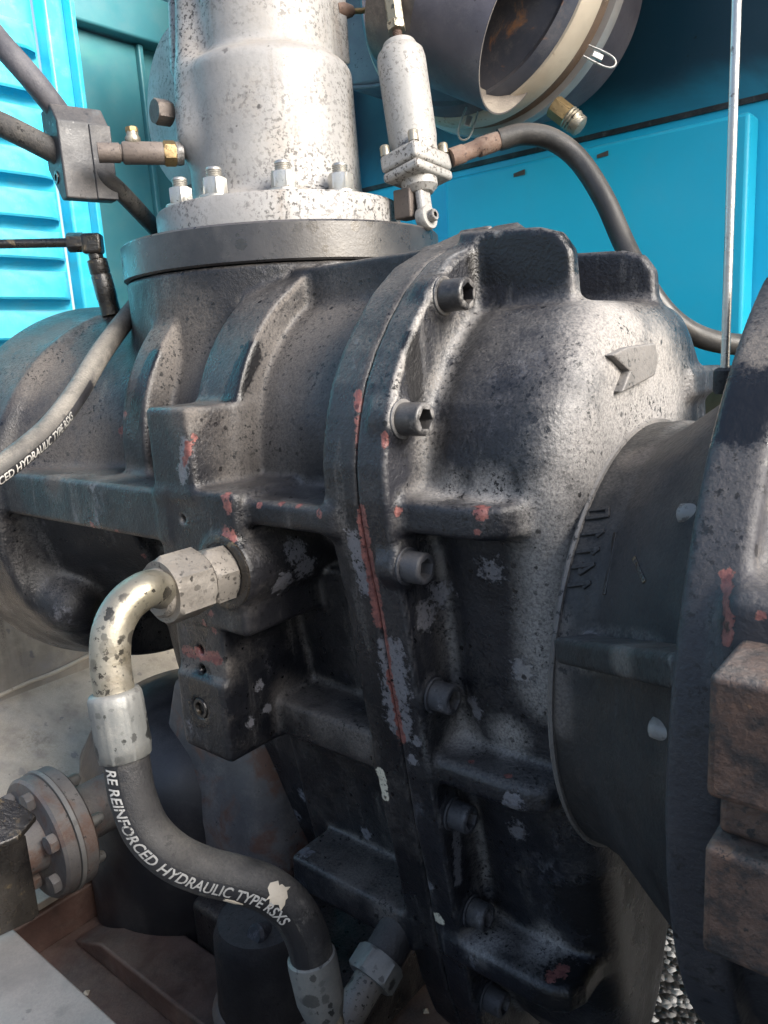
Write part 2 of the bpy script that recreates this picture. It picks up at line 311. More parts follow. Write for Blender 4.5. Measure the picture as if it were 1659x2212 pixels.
def capscrew(o, ax, r, ln, hx, ref=None, n=48):
    u, v, x = frame(ax, ref); th = np.arange(n)*2*math.pi/n; o = np.asarray(o, float); rings = []
    for rr, t in ((r*.98, -.012), (r, -.002), (r, ln-r*.18), (r*.95, ln-r*.06), (r*.86, ln)):
        rings.append(o+x*t+np.outer(rr*np.cos(th), u)+np.outer(rr*np.sin(th), v))
    hr = np.array([hexr(q, hx) for q in th])
    for s, t in ((1.06, ln), (1.0, ln-.0012), (.98, ln*.42)):
        rings.append(o+x*t+np.outer(s*hr*np.cos(th), u)+np.outer(s*hr*np.sin(th), v))
    return loftR(rings)
def spline(pts, n):
    p = np.asarray(pts, float); k = len(p); q = np.vstack([2*p[0]-p[1], p, 2*p[-1]-p[-2]]); out = []
    for i in range(k-1):
        p0, p1, p2, p3 = q[i:i+4]
        for t in np.linspace(0, 1, n, endpoint=False):
            out.append(.5*(2*p1+(p2-p0)*t+(2*p0-5*p1+4*p2-p3)*t*t+(3*p1-p0-3*p2+p3)*t**3))
    out.append(p[-1]); out = np.array(out)
    for _ in range(3): out[1:-1] = .25*out[:-2]+.5*out[1:-1]+.25*out[2:]
    return out
def tubeframes(path, nrm):
    T = np.gradient(path, axis=0); T /= np.linalg.norm(T, axis=1)[:, None]
    N = nrm - T*(T @ nrm)[:, None] if np.ndim(nrm) == 1 else nrm - T*np.sum(nrm*T, axis=1)[:, None]
    N /= np.linalg.norm(N, axis=1)[:, None]
    return T, N, np.cross(N, T)
def tube(path, r, n=24, inner=None):
    path = np.asarray(path, float)
    T = np.gradient(path, axis=0); T /= np.linalg.norm(T, axis=1)[:, None]
    u = frame(T[0])[0]; rings = []; th = np.arange(n)*2*math.pi/n
    rr = np.full(len(path), r) if np.ndim(r) == 0 else np.asarray(r)
    for i in range(len(path)):
        u = unit(u - T[i]*(u @ T[i])); v = np.cross(T[i], u)
        rings.append(path[i]+rr[i]*(np.outer(np.cos(th), u)+np.outer(np.sin(th), v)))
    return loftR(rings)
def box(c, s, ax=None, ref=None):
    """box with half sizes s along u, v, ax of frame (or the machine axes)"""
    c = np.asarray(c, float); E = np.eye(3) if ax is None else np.array(frame(ax, ref))
    v = [c + sx*s[0]*E[0]+sy*s[1]*E[1]+sz*s[2]*E[2] for sx in (-1, 1) for sy in (-1, 1) for sz in (-1, 1)]
    return np.array(v), [(0, 1, 3, 2), (4, 6, 7, 5), (0, 4, 5, 1), (2, 3, 7, 6), (0, 2, 6, 4), (1, 5, 7, 3)]
def bx(lo, hi):
    lo, hi = np.array(lo, float), np.array(hi, float); return box((lo+hi)/2, np.abs(hi-lo)/2)
def prism(poly, d):
    p = np.asarray(poly, float); return loftR([p, p+np.asarray(d, float)])

# ------------------------------------------------------------------ distance fields for castings
class Field:
    def __init__(s, lo, hi, vox):
        s.lo = np.array(lo, float); s.vox = vox; n = np.ceil((np.array(hi)-s.lo)/vox).astype(int)+1
        s.ax = [(s.lo[i]+vox*np.arange(n[i])).astype(np.float32) for i in range(3)]
        s.f = np.full(n, .05, np.float32)
    def op(s, fn, lo, hi, k=.008, mode='add', pad=.02):
        sl = []; g = []
        for i in range(3):
            i0 = max(0, int((lo[i]-pad-s.lo[i])/s.vox)); i1 = min(len(s.ax[i]), int((hi[i]+pad-s.lo[i])/s.vox)+2)
            if i1 <= i0: return
            sl.append(slice(i0, i1)); sh = [1, 1, 1]; sh[i] = -1; g.append(s.ax[i][i0:i1].reshape(sh))
        d = fn(*g); cur = s.f[tuple(sl)]
        if mode == 'sub': cur = -cur
        h = np.maximum(k-np.abs(cur-d), 0)/k
        r = np.minimum(cur, d)-h*h*k*.25
        s.f[tuple(sl)] = -r if mode == 'sub' else r
    def box(s, lo, hi, r=.004, **k):
        lo, hi = np.array(lo, np.float32), np.array(hi, np.float32); c, e = (lo+hi)/2, (hi-lo)/2-r
        def fn(a, b, h):
            q = [np.abs(x-c[i])-e[i] for i, x in enumerate((a, b, h))]
            return np.sqrt(np.maximum(q[0], 0)**2+np.maximum(q[1], 0)**2+np.maximum(q[2], 0)**2)+np.minimum(np.maximum(q[0], np.maximum(q[1], q[2])), 0)-r
        s.op(fn, lo, hi, **k)
    def cyl(s, o, ax, r, t0, t1, r2=None, rnd=.003, **k):
        """cylinder or cone about machine axis 0, 1 or 2 through o"""
        oth = [i for i in range(3) if i != ax]; R = max(r, r2 or r)
        lo = [0]*3; hi = [0]*3; lo[ax], hi[ax] = t0, t1
        for i in oth: lo[i], hi[i] = o[i]-R, o[i]+R
        def fn(*x):
            d = np.sqrt((x[oth[0]]-o[oth[0]])**2+(x[oth[1]]-o[oth[1]])**2)
            rr = r if r2 is None else r+(r2-r)*np.clip((x[ax]-t0)/(t1-t0), 0, 1)
            q0 = d-rr+rnd
            if r2 is not None: q0 = q0*((t1-t0)/math.hypot(t1-t0, r2-r))
            q1 = np.abs(x[ax]-(t0+t1)/2)-(t1-t0)/2+rnd
            return np.sqrt(np.maximum(q0, 0)**2+np.maximum(q1, 0)**2)+np.minimum(np.maximum(q0, q1), 0)-rnd
        s.op(fn, lo, hi, **k)
    def poly(s, pts, ax, t0, t1, rnd=.003, inset=0.0, **k):
        """extrude a closed outline in the plane across axis ax"""
        P = np.asarray(pts, np.float32); oth = [i for i in range(3) if i != ax]
        lo = [0]*3; hi = [0]*3; lo[ax], hi[ax] = t0, t1
        for j, i in enumerate(oth): lo[i], hi[i] = P[:, j].min(), P[:, j].max()
        def fn(*x):
            X, Y = np.broadcast_arrays(x[oth[0]], x[oth[1]]); d = np.full(X.shape, 1e9, np.float32); ins = np.zeros(X.shape, bool)
            for i in range(len(P)):
                (x0, y0), (x1, y1) = P[i], P[(i+1) % len(P)]
                ex, ey = x1-x0, y1-y0; wx, wy = X-x0, Y-y0; t = np.clip((wx*ex+wy*ey)/(ex*ex+ey*ey+1e-12), 0, 1)
                d = np.minimum(d, (wx-ex*t)**2+(wy-ey*t)**2)
                ins ^= ((y0 > Y) != (y1 > Y)) & (X < (x1-x0)*(Y-y0)/(y1-y0+1e-12)+x0)
            d = np.sqrt(d); d = np.where(ins, -d, d)+inset
            q0 = d+rnd; q1 = np.abs(x[ax]-(t0+t1)/2)-(t1-t0)/2+rnd
            return np.sqrt(np.maximum(q0, 0)**2+np.maximum(q1, 0)**2)+np.minimum(np.maximum(q0, q1), 0)-rnd
        s.op(fn, lo, hi, **k)
    def caps(s, p, q, r, r2=None, **k):
        p, q = np.asarray(p, np.float32), np.asarray(q, np.float32); e = q-p; r2 = r if r2 is None else r2; R = max(r, r2)
        def fn(a, b, h):
            t = np.clip(((a-p[0])*e[0]+(b-p[1])*e[1]+(h-p[2])*e[2])/(e @ e), 0, 1)
            return np.sqrt((a-p[0]-e[0]*t)**2+(b-p[1]-e[1]*t)**2+(h-p[2]-e[2]*t)**2)-(r+(r2-r)*t)
        s.op(fn, np.minimum(p, q)-R, np.maximum(p, q)+R, **k)
    def obox(s, p, q, hu, hv, ref, r=.003, **k):
        p, q = np.asarray(p, float), np.asarray(q, float); u, v, x = frame(q-p, ref); c = (p+q)/2; e = (hu-r, hv-r, np.linalg.norm(q-p)/2-r); E = (u, v, x); R = max(hu, hv)
        def fn(a, b, h):
            g = [np.abs((a-c[0])*w_[0]+(b-c[1])*w_[1]+(h-c[2])*w_[2])-e[i] for i, w_ in enumerate(E)]
            return (np.sqrt(np.maximum(g[0], 0)**2+np.maximum(g[1], 0)**2+np.maximum(g[2], 0)**2)+np.minimum(np.maximum(g[0], np.maximum(g[1], g[2])), 0)-r).astype(np.float32)
        s.op(fn, np.minimum(p, q)-R, np.maximum(p, q)+R, **k)
    def nets(s):
        f = s.f; ins = f < 0
        c = np.zeros(tuple(n-1 for n in f.shape), np.uint8)
        for i in (0, 1):
            for j in (0, 1):
                for k in (0, 1): c += ins[i:i+c.shape[0], j:j+c.shape[1], k:k+c.shape[2]]
        act = (c > 0) & (c < 8); idx = np.argwhere(act); n = len(idx)
        ids = np.full(c.shape, -1, np.int32); ids[act] = np.arange(n)
        cs = {}
        for i in (0, 1):
            for j in (0, 1):
                for k in (0, 1): cs[i, j, k] = f[idx[:, 0]+i, idx[:, 1]+j, idx[:, 2]+k]
        acc = np.zeros((n, 3)); cnt = np.zeros(n)
        K = list(cs)
        for p in K:
            for d in range(3):
                if p[d] == 0:
                    q = list(p); q[d] = 1; q = tuple(q); f0, f1 = cs[p], cs[q]; mk = (f0 < 0) != (f1 < 0)
                    t = np.where(mk, f0/np.where(mk, f0-f1, 1), 0); pos = np.tile(np.array(p, float), (n, 1)); pos[:, d] += t
                    acc += pos*mk[:, None]; cnt += mk
        V = s.lo+(idx+acc/cnt[:, None])*s.vox
        Q = []
        for d in range(3):
            e, g = (d+1) % 3, (d+2) % 3
            sa = [slice(None)]*3; sb = [slice(None)]*3; sa[d] = slice(0, -1); sb[d] = slice(1, None)
            x = ins[tuple(sa)] != ins[tuple(sb)]
            for ax in (e, g):
                z = [slice(None)]*3; z[ax] = 0; x[tuple(z)] = False; z[ax] = -1; x[tuple(z)] = False
            E = np.argwhere(x)
            if not len(E): continue
            def cell(de, dg):
                i = E.copy(); i[:, e] -= de; i[:, g] -= dg; return ids[i[:, 0], i[:, 1], i[:, 2]]
            q = np.stack([cell(1, 1), cell(0, 1), cell(0, 0), cell(1, 0)], 1)
            flip = ~ins[E[:, 0], E[:, 1], E[:, 2]]; q[flip] = q[flip][:, ::-1]; Q.append(q)
        return V, np.concatenate(Q)
def casting(name, F, mat, parent, **k):
    V, Q = F.nets(); o = mesh(name, V, Q, mat, parent, smooth=180, **k)
    def samp(P):
        g = (P-F.lo)/F.vox; n = np.array(F.f.shape)-1; i = np.clip(np.floor(g).astype(int), 0, n-1); t = np.clip(g-i, 0, 1); r = 0
        for a in (0, 1):
            for b in (0, 1):
                for c in (0, 1):
                    r = r+F.f[i[:, 0]+a, i[:, 1]+b, i[:, 2]+c]*np.abs(1-a-t[:, 0])*np.abs(1-b-t[:, 1])*np.abs(1-c-t[:, 2])
        return r
    e = F.vox; N = np.stack([samp(V+d)-samp(V-d) for d in np.eye(3)*e], 1); N /= np.linalg.norm(N, axis=1)[:, None]+1e-9
    d = .009; cav = np.clip((d-samp(V+N*d))/d*1.6, 0, 1)
    d = .006; edg = np.clip((d+samp(V-N*d))/d*1.6, 0, 1)
    for nm, v in (('cavity', cav), ('rim', edg)):
        o.data.attributes.new(nm, 'FLOAT', 'POINT').data.foreach_set('value', v.astype(np.float32))
    return o

# wear and painted light and shade laid on a finished casting: spots are seen points with a radius in metres, kinds are attributes the material reads
def wear_and_light(o, marks, base):
    me = o.data; n = len(me.vertices); v = np.empty(n*3, np.float32); me.vertices.foreach_get('co', v); v = v.reshape(-1, 3)
    vw = v+np.array(base, np.float32)
    bvh = BVHTree.FromPolygons([Vector(q) for q in vw], [tuple(p.vertices) for p in me.polygons])
    A = {k: np.zeros(n, np.float32) for k in ('chip', 'worn', 'dusty', 'oil', 'pale')}
    def hit(x, y):
        d = (ray(x, y) @ MM); h = bvh.ray_cast(Vector(CAM), Vector(d).normalized(), 5.0)
        return None if h[0] is None else np.array(h[0], np.float32)
    for kind, rad, pts in marks:
        P = [q for q in (hit(*p) for p in pts) if q is not None]
        if not P: continue
        if len(P) == 1 or kind[0] == '*':
            d = np.min([np.linalg.norm(vw-p, axis=1) for p in P], axis=0)
        else:
            d = np.full(n, 9, np.float32)
            for p, q in zip(P[:-1], P[1:]):
                e = q-p; t = np.clip((vw-p) @ e/(e @ e+1e-9), 0, 1); d = np.minimum(d, np.linalg.norm(vw-p-t[:, None]*e, axis=1))
        k = kind.strip('*'); A[k] = np.maximum(A[k], np.clip(1-d/(2*rad), 0, 1))
    for k, a in A.items():
        at = me.attributes.new(k, 'FLOAT', 'POINT'); at.data.foreach_set('value', a)

def lettering(text, path, r, start, size, phi, nrm, mat, parent, name='lettering', shear=0.2, xs=.82):
    """flat print wrapped round a hose: path in the machine frame"""
    cu = bpy.data.curves.new('print', 'FONT'); cu.body = text; cu.size = size; cu.shear = shear; cu.extrude = 0; cu.resolution_u = 3; cu.offset = size*.018
    tmp = bpy.data.objects.new('print', cu); C.objects.link(tmp); dg = bpy.context.evaluated_depsgraph_get(); me = bpy.data.meshes.new_from_object(tmp.evaluated_get(dg))
    import bmesh
    bm = bmesh.new(); bm.from_mesh(me)
    for _ in range(3):
        es = [e for e in bm.edges if e.calc_length() > size*.3]
        if es: bmesh.ops.subdivide_edges(bm, edges=es, cuts=1); bmesh.ops.triangulate(bm, faces=bm.faces)
    bm.verts.index_update(); v = np.array([q.co[:] for q in bm.verts]); f = [tuple(q.index for q in p.verts) for p in bm.faces]; bm.free(); v[:, 0] *= xs
    bpy.data.objects.remove(tmp); bpy.data.curves.remove(cu); bpy.data.meshes.remove(me)
    seg = np.r_[0, np.cumsum(np.linalg.norm(np.diff(path, axis=0), axis=1))]
    T, N, S = tubeframes(path, nrm)
    s = start+v[:, 0]; I = lambda X: np.stack([np.interp(s, seg, X[:, k]) for k in range(3)], 1)
    p, n_, s_ = I(path), I(N), I(S); n_ /= np.linalg.norm(n_, axis=1)[:, None]; s_ /= np.linalg.norm(s_, axis=1)[:, None]
    ang = phi+(v[:, 1]-size*.35)/r
    return mesh(name, p+(r+.0008)*(n_*np.cos(ang)[:, None]+s_*np.sin(ang)[:, None]), f, mat, parent, smooth=0), seg[-1]
def band(path, r, s0, s1, ph0, ph1, nrm, mat, parent, name='print_band'):
    seg = np.r_[0, np.cumsum(np.linalg.norm(np.diff(path, axis=0), axis=1))]; T, N, S = tubeframes(path, nrm); rings = []
    for s in np.linspace(s0, s1, 60):
        I = lambda X: np.array([np.interp(s, seg, X[:, k]) for k in range(3)])
        p, n_, s_ = I(path), unit(I(N)), unit(I(S)); rings.append([p+(r+.0003)*(n_*math.cos(q)+s_*math.sin(q)) for q in np.linspace(ph0, ph1, 9)])
    v, f = loftR(rings, False, False, False); return mesh(name, v, f, mat, parent)

def rayhit(o, b0):
    vv = [Vector(v.co)+Vector(b0) for v in o.data.vertices]; bv = BVHTree.FromPolygons(vv, [tuple(p.vertices) for p in o.data.polygons])
    return lambda x, y: (lambda h: None if h[0] is None else (MM @ (np.array(h[0])-CAM), MM @ np.array(h[1])))(bv.ray_cast(Vector(CAM), Vector(ray(x, y) @ MM).normalized(), 5))

# ================================================================== the setting
GH = -0.87
def ground():
    g = W(0, 0, 0)*0; s = 40.0; z = CAM[2]+GH
    o = mesh('ground', [(-s, -s, z), (s, -s, z), (s, s, z), (-s, s, z)], [(0, 1, 2, 3)], M['gravel'], None, smooth=0, world=True)
    o['kind'] = 'structure'
    o['label'] = 'dark wet gravel ground glinting under the machine'
ground()

# back wall of the enclosure (across b), with its raised door, black seam and a post
t = thing('enclosure_wall', 'bright blue enclosure wall behind the machine, darker towards the top', 'wall', (-.8, 1.26, GH))
mesh('lower_sheet', *bx((-1.6, 1.25, -.08), (.9, 1.28, .307)), M['blue'], t, smooth=0)
mesh('upper_sheet', *bx((-1.6, 1.248, .312), (.9, 1.28, 1.1)), M['blue_dark_top'], t, smooth=0)
mesh('seam', *bx((-1.6, 1.2455, .3055), (.9, 1.27, .3135)), M['rubber'], t, smooth=0)
mesh('door_panel', *bx((-.822, 1.20, -.075), (-.318, 1.2475, .285)), M['blue'], t, bevel=.006)
mesh('kick_panel', *bx((-1.6, 1.30, GH), (.9, 1.33, -.082)), M['olive'], t, smooth=0)
mesh('post', *bx((-1.17, 1.17, GH), (-1.09, 1.246, 1.1)), M['blue'], t, bevel=.008)
for q in ((1300, 342, .007), (1120, 383, .008)):
    p = PL(q[0]-10, q[1], 'b', 1.1995); pp = PL(q[0]+14, q[1]-6, 'b', 1.1995)
    d = np.array([0, 0, q[2]])
    mesh('paint_chip', *prism([p, pp, pp+d, p+d*.7], (0, -.0012, 0)), M['rust'], t, smooth=0)

t = thing('shade_canopy', 'unseen blue canopy strip added above the back wall to cast shade', 'sun_shade', (-.4, 1.1, .66))  # out of view, added to shade the upper wall and teal sheets
mesh('sheet', *bx((-1.36, .98, .72), (.9, 1.29, .74)), M['blue'], t, bevel=.004)
mesh('lip', *bx((-1.36, .968, .69), (.9, .979, .74)), M['blue'], t, bevel=.003)
# left wall of the enclosure (across a): teal sheets, a blue post and the louvred door
t = thing('panel_wall', 'dull teal sheet steel enclosure wall between the louvred door and the silver valve', 'wall', (-1.62, 1.1, GH))
mesh('sheet', *bx((-1.64, .985, GH), (-1.612, 1.150, .70)), M['teal'], t, bevel=.003)
mesh('sheet', *bx((-1.65, 1.156, GH), (-1.625, 1.30, 1.1)), M['teal'], t, bevel=.003)
mesh('top_rail', *bx((-1.64, .985, .703), (-1.58, 1.2475, .80)), M['teal'], t, bevel=.006)
mesh('lower_rail', *bx((-1.61, 1.10, .04), (-1.55, 1.2475, .13)), M['teal'], t, bevel=.006)
mesh('corner_strip', *bx((-1.622, 1.150, GH), (-1.60, 1.163, .70)), M['teal'], t, bevel=.003)
t = thing('louvre_door', 'cyan louvred steel door with sunlit horizontal slats at the left edge', 'door', (-1.6, .7, GH))
mesh('stile', *bx((-1.63, .925, GH), (-1.585, .975, 1.0)), M['slat'], t, bevel=.006)
mesh('stile_flange', *bx((-1.584, .965, GH), (-1.555, .9755, 1.0)), M['slat'], t, bevel=.002)
mesh('back_sheet', *bx((-1.66, .25, GH), (-1.635, .925, 1.0)), M['slat'], t, smooth=0)
def slat_mesh():
    prof = [(-1.634, .062), (-1.626, .060), (-1.612, .045), (-1.600, .022), (-1.594, .004), (-1.598, .0), (-1.606, .006), (-1.620, .030)]
    rings = []
    for b, s in ((.27, 1), (.86, 1), (.885, .93), (.905, .7), (.917, .35), (.921, .08)):
        rings.append([(-1.634+(a+1.634)*s, b, h) for a, h in prof])
    return loftR(rings)
sv, sf = slat_mesh(); first = None
for k in range(-7, 14):
    if first is None:
        first = mesh('slat', sv+np.array([0, 0, .062-.081*k]), sf, M['slat'], t, smooth=50); k0 = k
    else:
        o = first.copy(); C.objects.link(o); o.parent = t; o.location = (0, 0, -.081*(k-k0))

# tan skid rail and floor at the lower left
t = thing('skid_rail', 'tan painted steel skid rail with a bright top edge behind the silver elbow', 'rail', (-1.42, .7, GH))
mesh('web', *bx((-1.44, .1, -.60), (-1.40, 1.24, -.375)), M['tan'], t, bevel=.004)
mesh('top_lip', *bx((-1.45, .1, -.3745), (-1.372, 1.24, -.362)), M['tan'], t, bevel=.003)
v, f = loftR([[(-1.40, b, -.602), (-1.40, b, -.59), (-1.32, b, -.640), (-1.22, b, -.700), (-1.22, b, -.712), (-1.33, b, -.652)] for b in (.1, 1.24)]); mesh('foot_plate', v, f, M['tan'], t, smooth=20)
mesh('floor_strip', *bx((-1.40, .1, -.74), (-1.0, 1.24, -.728)), M['tan'], t, bevel=.002)
mesh('gusset', *prism([(-1.21, .72, -.727), (-1.21, .72, -.60), (-1.05, .72, -.727)], (0, .012, 0)), M['tan'], t, bevel=.002)
pth = spline([PL(-60, 1530, 'a', -1.39), PL(60, 1475, 'a', -1.385), PL(130, 1447, 'a', -1.38), PL(260, 1380, 'a', -1.39)], 10)
tag(mesh('pale_cable', *tube(pth, .004, 10), M['cream'], None), 'thin pale cable lying along the tan skid rail', 'cable')
t = thing('drip_pan', 'rust brown oily drip pan below the pipe flange', 'pan', (-.8, .5, GH))
mesh('floor', *bx((-1.0, .15, -.82), (-.42, 1.0, -.80)), M['pan'], t, bevel=.003)
mesh('rim', *bx((-1.012, .15, -.82), (-.999, 1.0, -.745)), M['pan'], t, bevel=.003)
v, f = loftR([[(-.98, b, -.799), (-.90, b, -.765), (-.62, b, -.76), (-.62, b, -.799)] for b in (.42, .50)]); mesh('cross_beam', v, f, M['pan'], t, bevel=.004)
t = thing('frame_sill', 'pale grey speckled frame sill crossing the bottom left corner', 'beam', (-.7, .18, GH))
mesh('top_sheet', *bx((-1.0, .0, -.512), (-.25, .238, -.50)), M['grey_plate'], t, bevel=.002)
mesh('skirt', *bx((-1.0, .228, -.72), (-.25, .236, -.513)), M['grey_plate'], t, bevel=.002)

gv, gf = [], []; rg_ = random.Random(11)
for k in range(90):
    a, b, r = rg_.uniform(-.97, -.5), rg_.uniform(.2, .62), rg_.uniform(.0015, .006); n0 = len(gv)
    gv += [np.array([a, b, -.798])+r*np.array(q)*rg_.uniform(.7, 1.3) for q in ((1, 0, 0), (0, 1, 0), (-1, 0, 0), (0, -1, 0), (0, 0, 1), (0, 0, -.6))]
    gf += [tuple(n0+i for i in q) for q in ((0, 1, 4), (1, 2, 4), (2, 3, 4), (3, 0, 4), (1, 0, 5), (2, 1, 5), (3, 2, 5), (0, 3, 5))]
gr = mesh('grit', gv, gf, M['tan'], None, smooth=0); gr['kind'] = 'stuff'; gr['label'] = 'loose grit and flakes lying on the oily drip pan'
# ================================================================== compressor
def arc(c, r, a0, a1, n): return [(c[0]+r*math.cos(R_(q)), c[1]+r*math.sin(R_(q))) for q in np.linspace(a0, a1, n)]
LEFT = [(.635, .1025), (.595, .0905), (.562, .0795), (.527, .0655), (.496, .0435), (.474, .021), (.456, -.001), (.441, -.025), (.432, -.049), (.427, -.068), (.424, -.085), (.424, -.112), (.428, -.141),
        (.434, -.172), (.440, -.202), (.444, -.234), (.448, -.266), (.459, -.336), (.469, -.409), (.480, -.464), (.494, -.549), (.507, -.612), (.528, -.674), (.555, -.715), (.59, -.742)]
OUT = LEFT+[(2*RB0-b, h) for b, h in LEFT[::-1]]
LOW = [q for q in OUT if q[1] < -.13]
SEAM = -.3815
COMP = (-.6, RB0, GH)
comp = thing('air_compressor', 'large grimy black cast iron screw compressor with red primer showing through', 'compressor', COMP)
base = W(COMP)
RA, RR = -.725, .700                                    # axis of the inlet ring
F = Field((-1.10, .37, -.79), (-.374, .90, .11), .0026)
F.cyl((0, .645, -.095), 0, .158, -1.0, -.40)              # upper rotor barrel
F.poly(LOW, 0, -.62, -.40, inset=.060, rnd=.02, k=.014)  # lower body under the boss
F.poly(LOW, 0, -.86, -.60, inset=.085, rnd=.03, k=.02)
F.poly(OUT, 0, -.4165, SEAM-.0003, rnd=.0022, k=.012)    # joint flange of the casing
F.cyl((RA, RR, 0), 2, .1895, -.06, .0915, k=.014)       # neck of the inlet
def arcband(c, r, wd, a0, a1, k=.01):                   # saddle rib round the barrel
    F.cyl((0,)+c, 0, r, a0, a1, rnd=.0035, k=k)
arcband((.645, -.095), .187, 0, -.622, -.560, k=.006)
arcband((.645, -.095), .191, 0, -.742, -.700, k=.006)
F.box((-.58, .570, .0), (-.40, .586, .083), r=.004, k=.008)     # web from neck to flange
F.cyl((0, .64, -.177), 0, .262, -1.06, -.945, r2=.244, rnd=.01) # rear bearing cover
F.cyl((0, .64, -.14), 0, .215, -.95, -.80, r2=.16, rnd=.004, k=.02)
F.box((-.96, .408, -.168), (-.60, .70, -.116), r=.006, k=.012)   # parting ledge, left
F.box((-.52, .420, -.142), (-.405, .70, -.119), r=.006, k=.012)  # parting ledge, right
F.box((-.622, .408, -.125), (-.560, .60, -.040), r=.005, k=.008)  # port block, upper
F.box((-.622, .408, -.243), (-.508, .60, -.112), r=.006, k=.007)
F.box((-.619, .4105, -.334), (-.545, .60, -.204), r=.004, k=.005)
F.box((-.6185, .404, -.375), (-.545, .60, -.293), r=.006, k=.004)
F.cyl((-.528, 0, -.183), 1, .0345, .405, .60, rnd=.005, k=.006)    # port boss
F.cyl((-.584, 0, -.327), 1, .009, .39, .44, mode='sub', k=.002, rnd=.001)  # plugged hole
F.cyl((-.582, 0, -.141), 1, .0035, .39, .42, mode='sub', k=.002, rnd=.001)
for h in (-.269, -.289): F.cyl((-.582, 0, h), 1, .0042, .39, .425, mode='sub', k=.002, rnd=.001)
for i, (h0, h1, bf, al) in enumerate(((-.371, -.333, .466, -.565), (-.574, -.534, .490, -.575))):   # lower side ribs, dust on top
    F.box((al, bf, h0), (-.405, .62, h1), r=.006, k=.009)
F.caps(D(95, 1262, 1.0), D(150, 1305, 1.0), .022, .030, k=.03); F.caps(D(150, 1305, 1.0), D(185, 1345, 1.03), .030, .02, k=.02)
F.box((-.80, .50, -.80), (-.52, .80, -.70), r=.012, k=.03)
        # foot
casing = casting('casing', F, M['cast'], comp); del F
v, f = loftR([[(-.90, .53, h0), (-.69, .53, h0), (-.665, .56, h0), (-.665, .66, h0), (-.90, .66, h0)] for h0 in (-.80, -.60)]+[[(-.86, .555, -.42), (-.72, .555, -.42), (-.70, .58, -.42), (-.70, .66, -.42), (-.86, .66, -.42)]])
mesh('support_foot', v, f, M['pipe'], comp, bevel=.012)
SEAMPX = [(774, 905), (776, 980), (783, 1100), (793, 1200), (818, 1330), (842, 1450), (870, 1600)]
def strip(x0, y0, x1, y1, n): return [(x0+(x1-x0)*t, y0+(y1-y0)*t) for t in np.linspace(0, 1, n)]
wear_and_light(casing, [
    ('chip', .0055, [(268, 895), (262, 930)]), ('chip', .004, [(410, 960), (398, 1000)]), ('chip', .004, [(420, 945)]), ('chip', .005, [(488, 1070), (492, 1100)]), ('chip', .006, [(488, 1150), (500, 1160)]),
    ('chip', .0035, [(432, 1310)]), ('chip', .004, [(455, 1325)]), ('chip', .0035, [(440, 1345)]), ('chip', .004, [(462, 1360)]), ('chip', .006, [(402, 1408), (470, 1422)]),
    ('*chip', .0035, [(610, 1086), (648, 1090), (690, 1110), (560, 1090)]), ('chip', .004, [(772, 850), (776, 880)]), ('chip', .0030, SEAMPX[:3]), ('chip', .0045, SEAMPX[2:5]), ('chip', .0034, SEAMPX[5:]), ('chip', .006, [(808, 1290), (822, 1345)]), ('*chip', .004, [(310, 1200), (255, 1150), (200, 1135)]), ('*chip', .003, [(825, 1340), (808, 1310), (845, 1380)]),
    ('worn', .007, [(765, 1160), (775, 1215), (793, 1275)]), ('worn', .010, [(838, 1390), (852, 1480), (860, 1560)]), ('worn', .007, [(400, 960), (395, 1030)]), ('*worn', .012, [(640, 1190), (610, 1260), (660, 1230)]),
    ('*dusty', .045, [(640, 760), (610, 850), (580, 940), (700, 700), (400, 780), (370, 720), (160, 880), (220, 970), (120, 950), (100, 800)]),
    ('*dusty', .016, [(620, 1500), (740, 1555), (770, 1900), (840, 1955)]), ('*dusty', .02, [(600, 1010), (520, 1030), (400, 885), (700, 1545), (650, 1510), (780, 1590), (760, 1890), (830, 1960), (120, 1030), (250, 1030)]),
    ('*dusty', .05, [(480, 1750), (430, 1690), (560, 1850), (520, 1700)]), ('*worn', .006, [(560, 1480), (575, 1530), (540, 1560)]), ('dusty', .010, [(400, 1428), (480, 1440)]), ('dusty', .003, [(655, 603), (600, 665), (545, 748), (515, 820), (500, 862)]), ('dusty', .003, [(402, 690), (345, 745), (310, 830), (290, 900)]),  # the thin lines paint highlights along the rib edges
    ('oil', .016, [(432, 1470), (440, 1540)]), ('oil', .010, [(440, 1290), (430, 1400)]), ('oil', .010, [(330, 770), (300, 850), (285, 930)]), ('oil', .012, [(545, 760), (500, 850)]), ('oil', .011, [(500, 1170), (512, 1225)]),
    ('*worn', .008, [(655, 1720), (790, 1800), (640, 1760), (660, 1840)]), ('pale', .005, [(822, 1670), (830, 1720)]),
], base)

# end cover with its own flange
F = Field((-.386, .405, -.775), (-.200, .86, .125), .0022)
F.poly(OUT, 0, SEAM+.0003, -.353, rnd=.0025, k=.002)
F.poly([(b, min(h, .071)) for b, h in OUT], 0, -.36, -.231, inset=.044, rnd=.036, k=.022)
def lug(a1, b0, h0, h1, r):
    q = [(a1-.040, b0), (a1-.020, b0+.002), (a1-.007, b0+.010), (a1, b0+.026)]
    F.poly([(-.37, b0)]+q+[(a1, b0+.12), (-.37, b0+.12)], 2, h0, h1, rnd=r, k=.010)
lug(-.262, .437, -.1365, -.111, .006); lug(-.246, .464, PL(955, 1702, 'b', .464)[2], PL(950, 1642, 'b', .464)[2], .009); lug(-.240, .487, PL(1030, 2112, 'b', .487)[2], PL(1030, 2056, 'b', .487)[2], .009)
SCREW = [(955, 640), (865, 905), (875, 1222), (935, 1500), (975, 1755), (1015, 1965), (1050, 2150)]
SP = [PL(x, y, 'a', -.352) for x, y in SCREW]
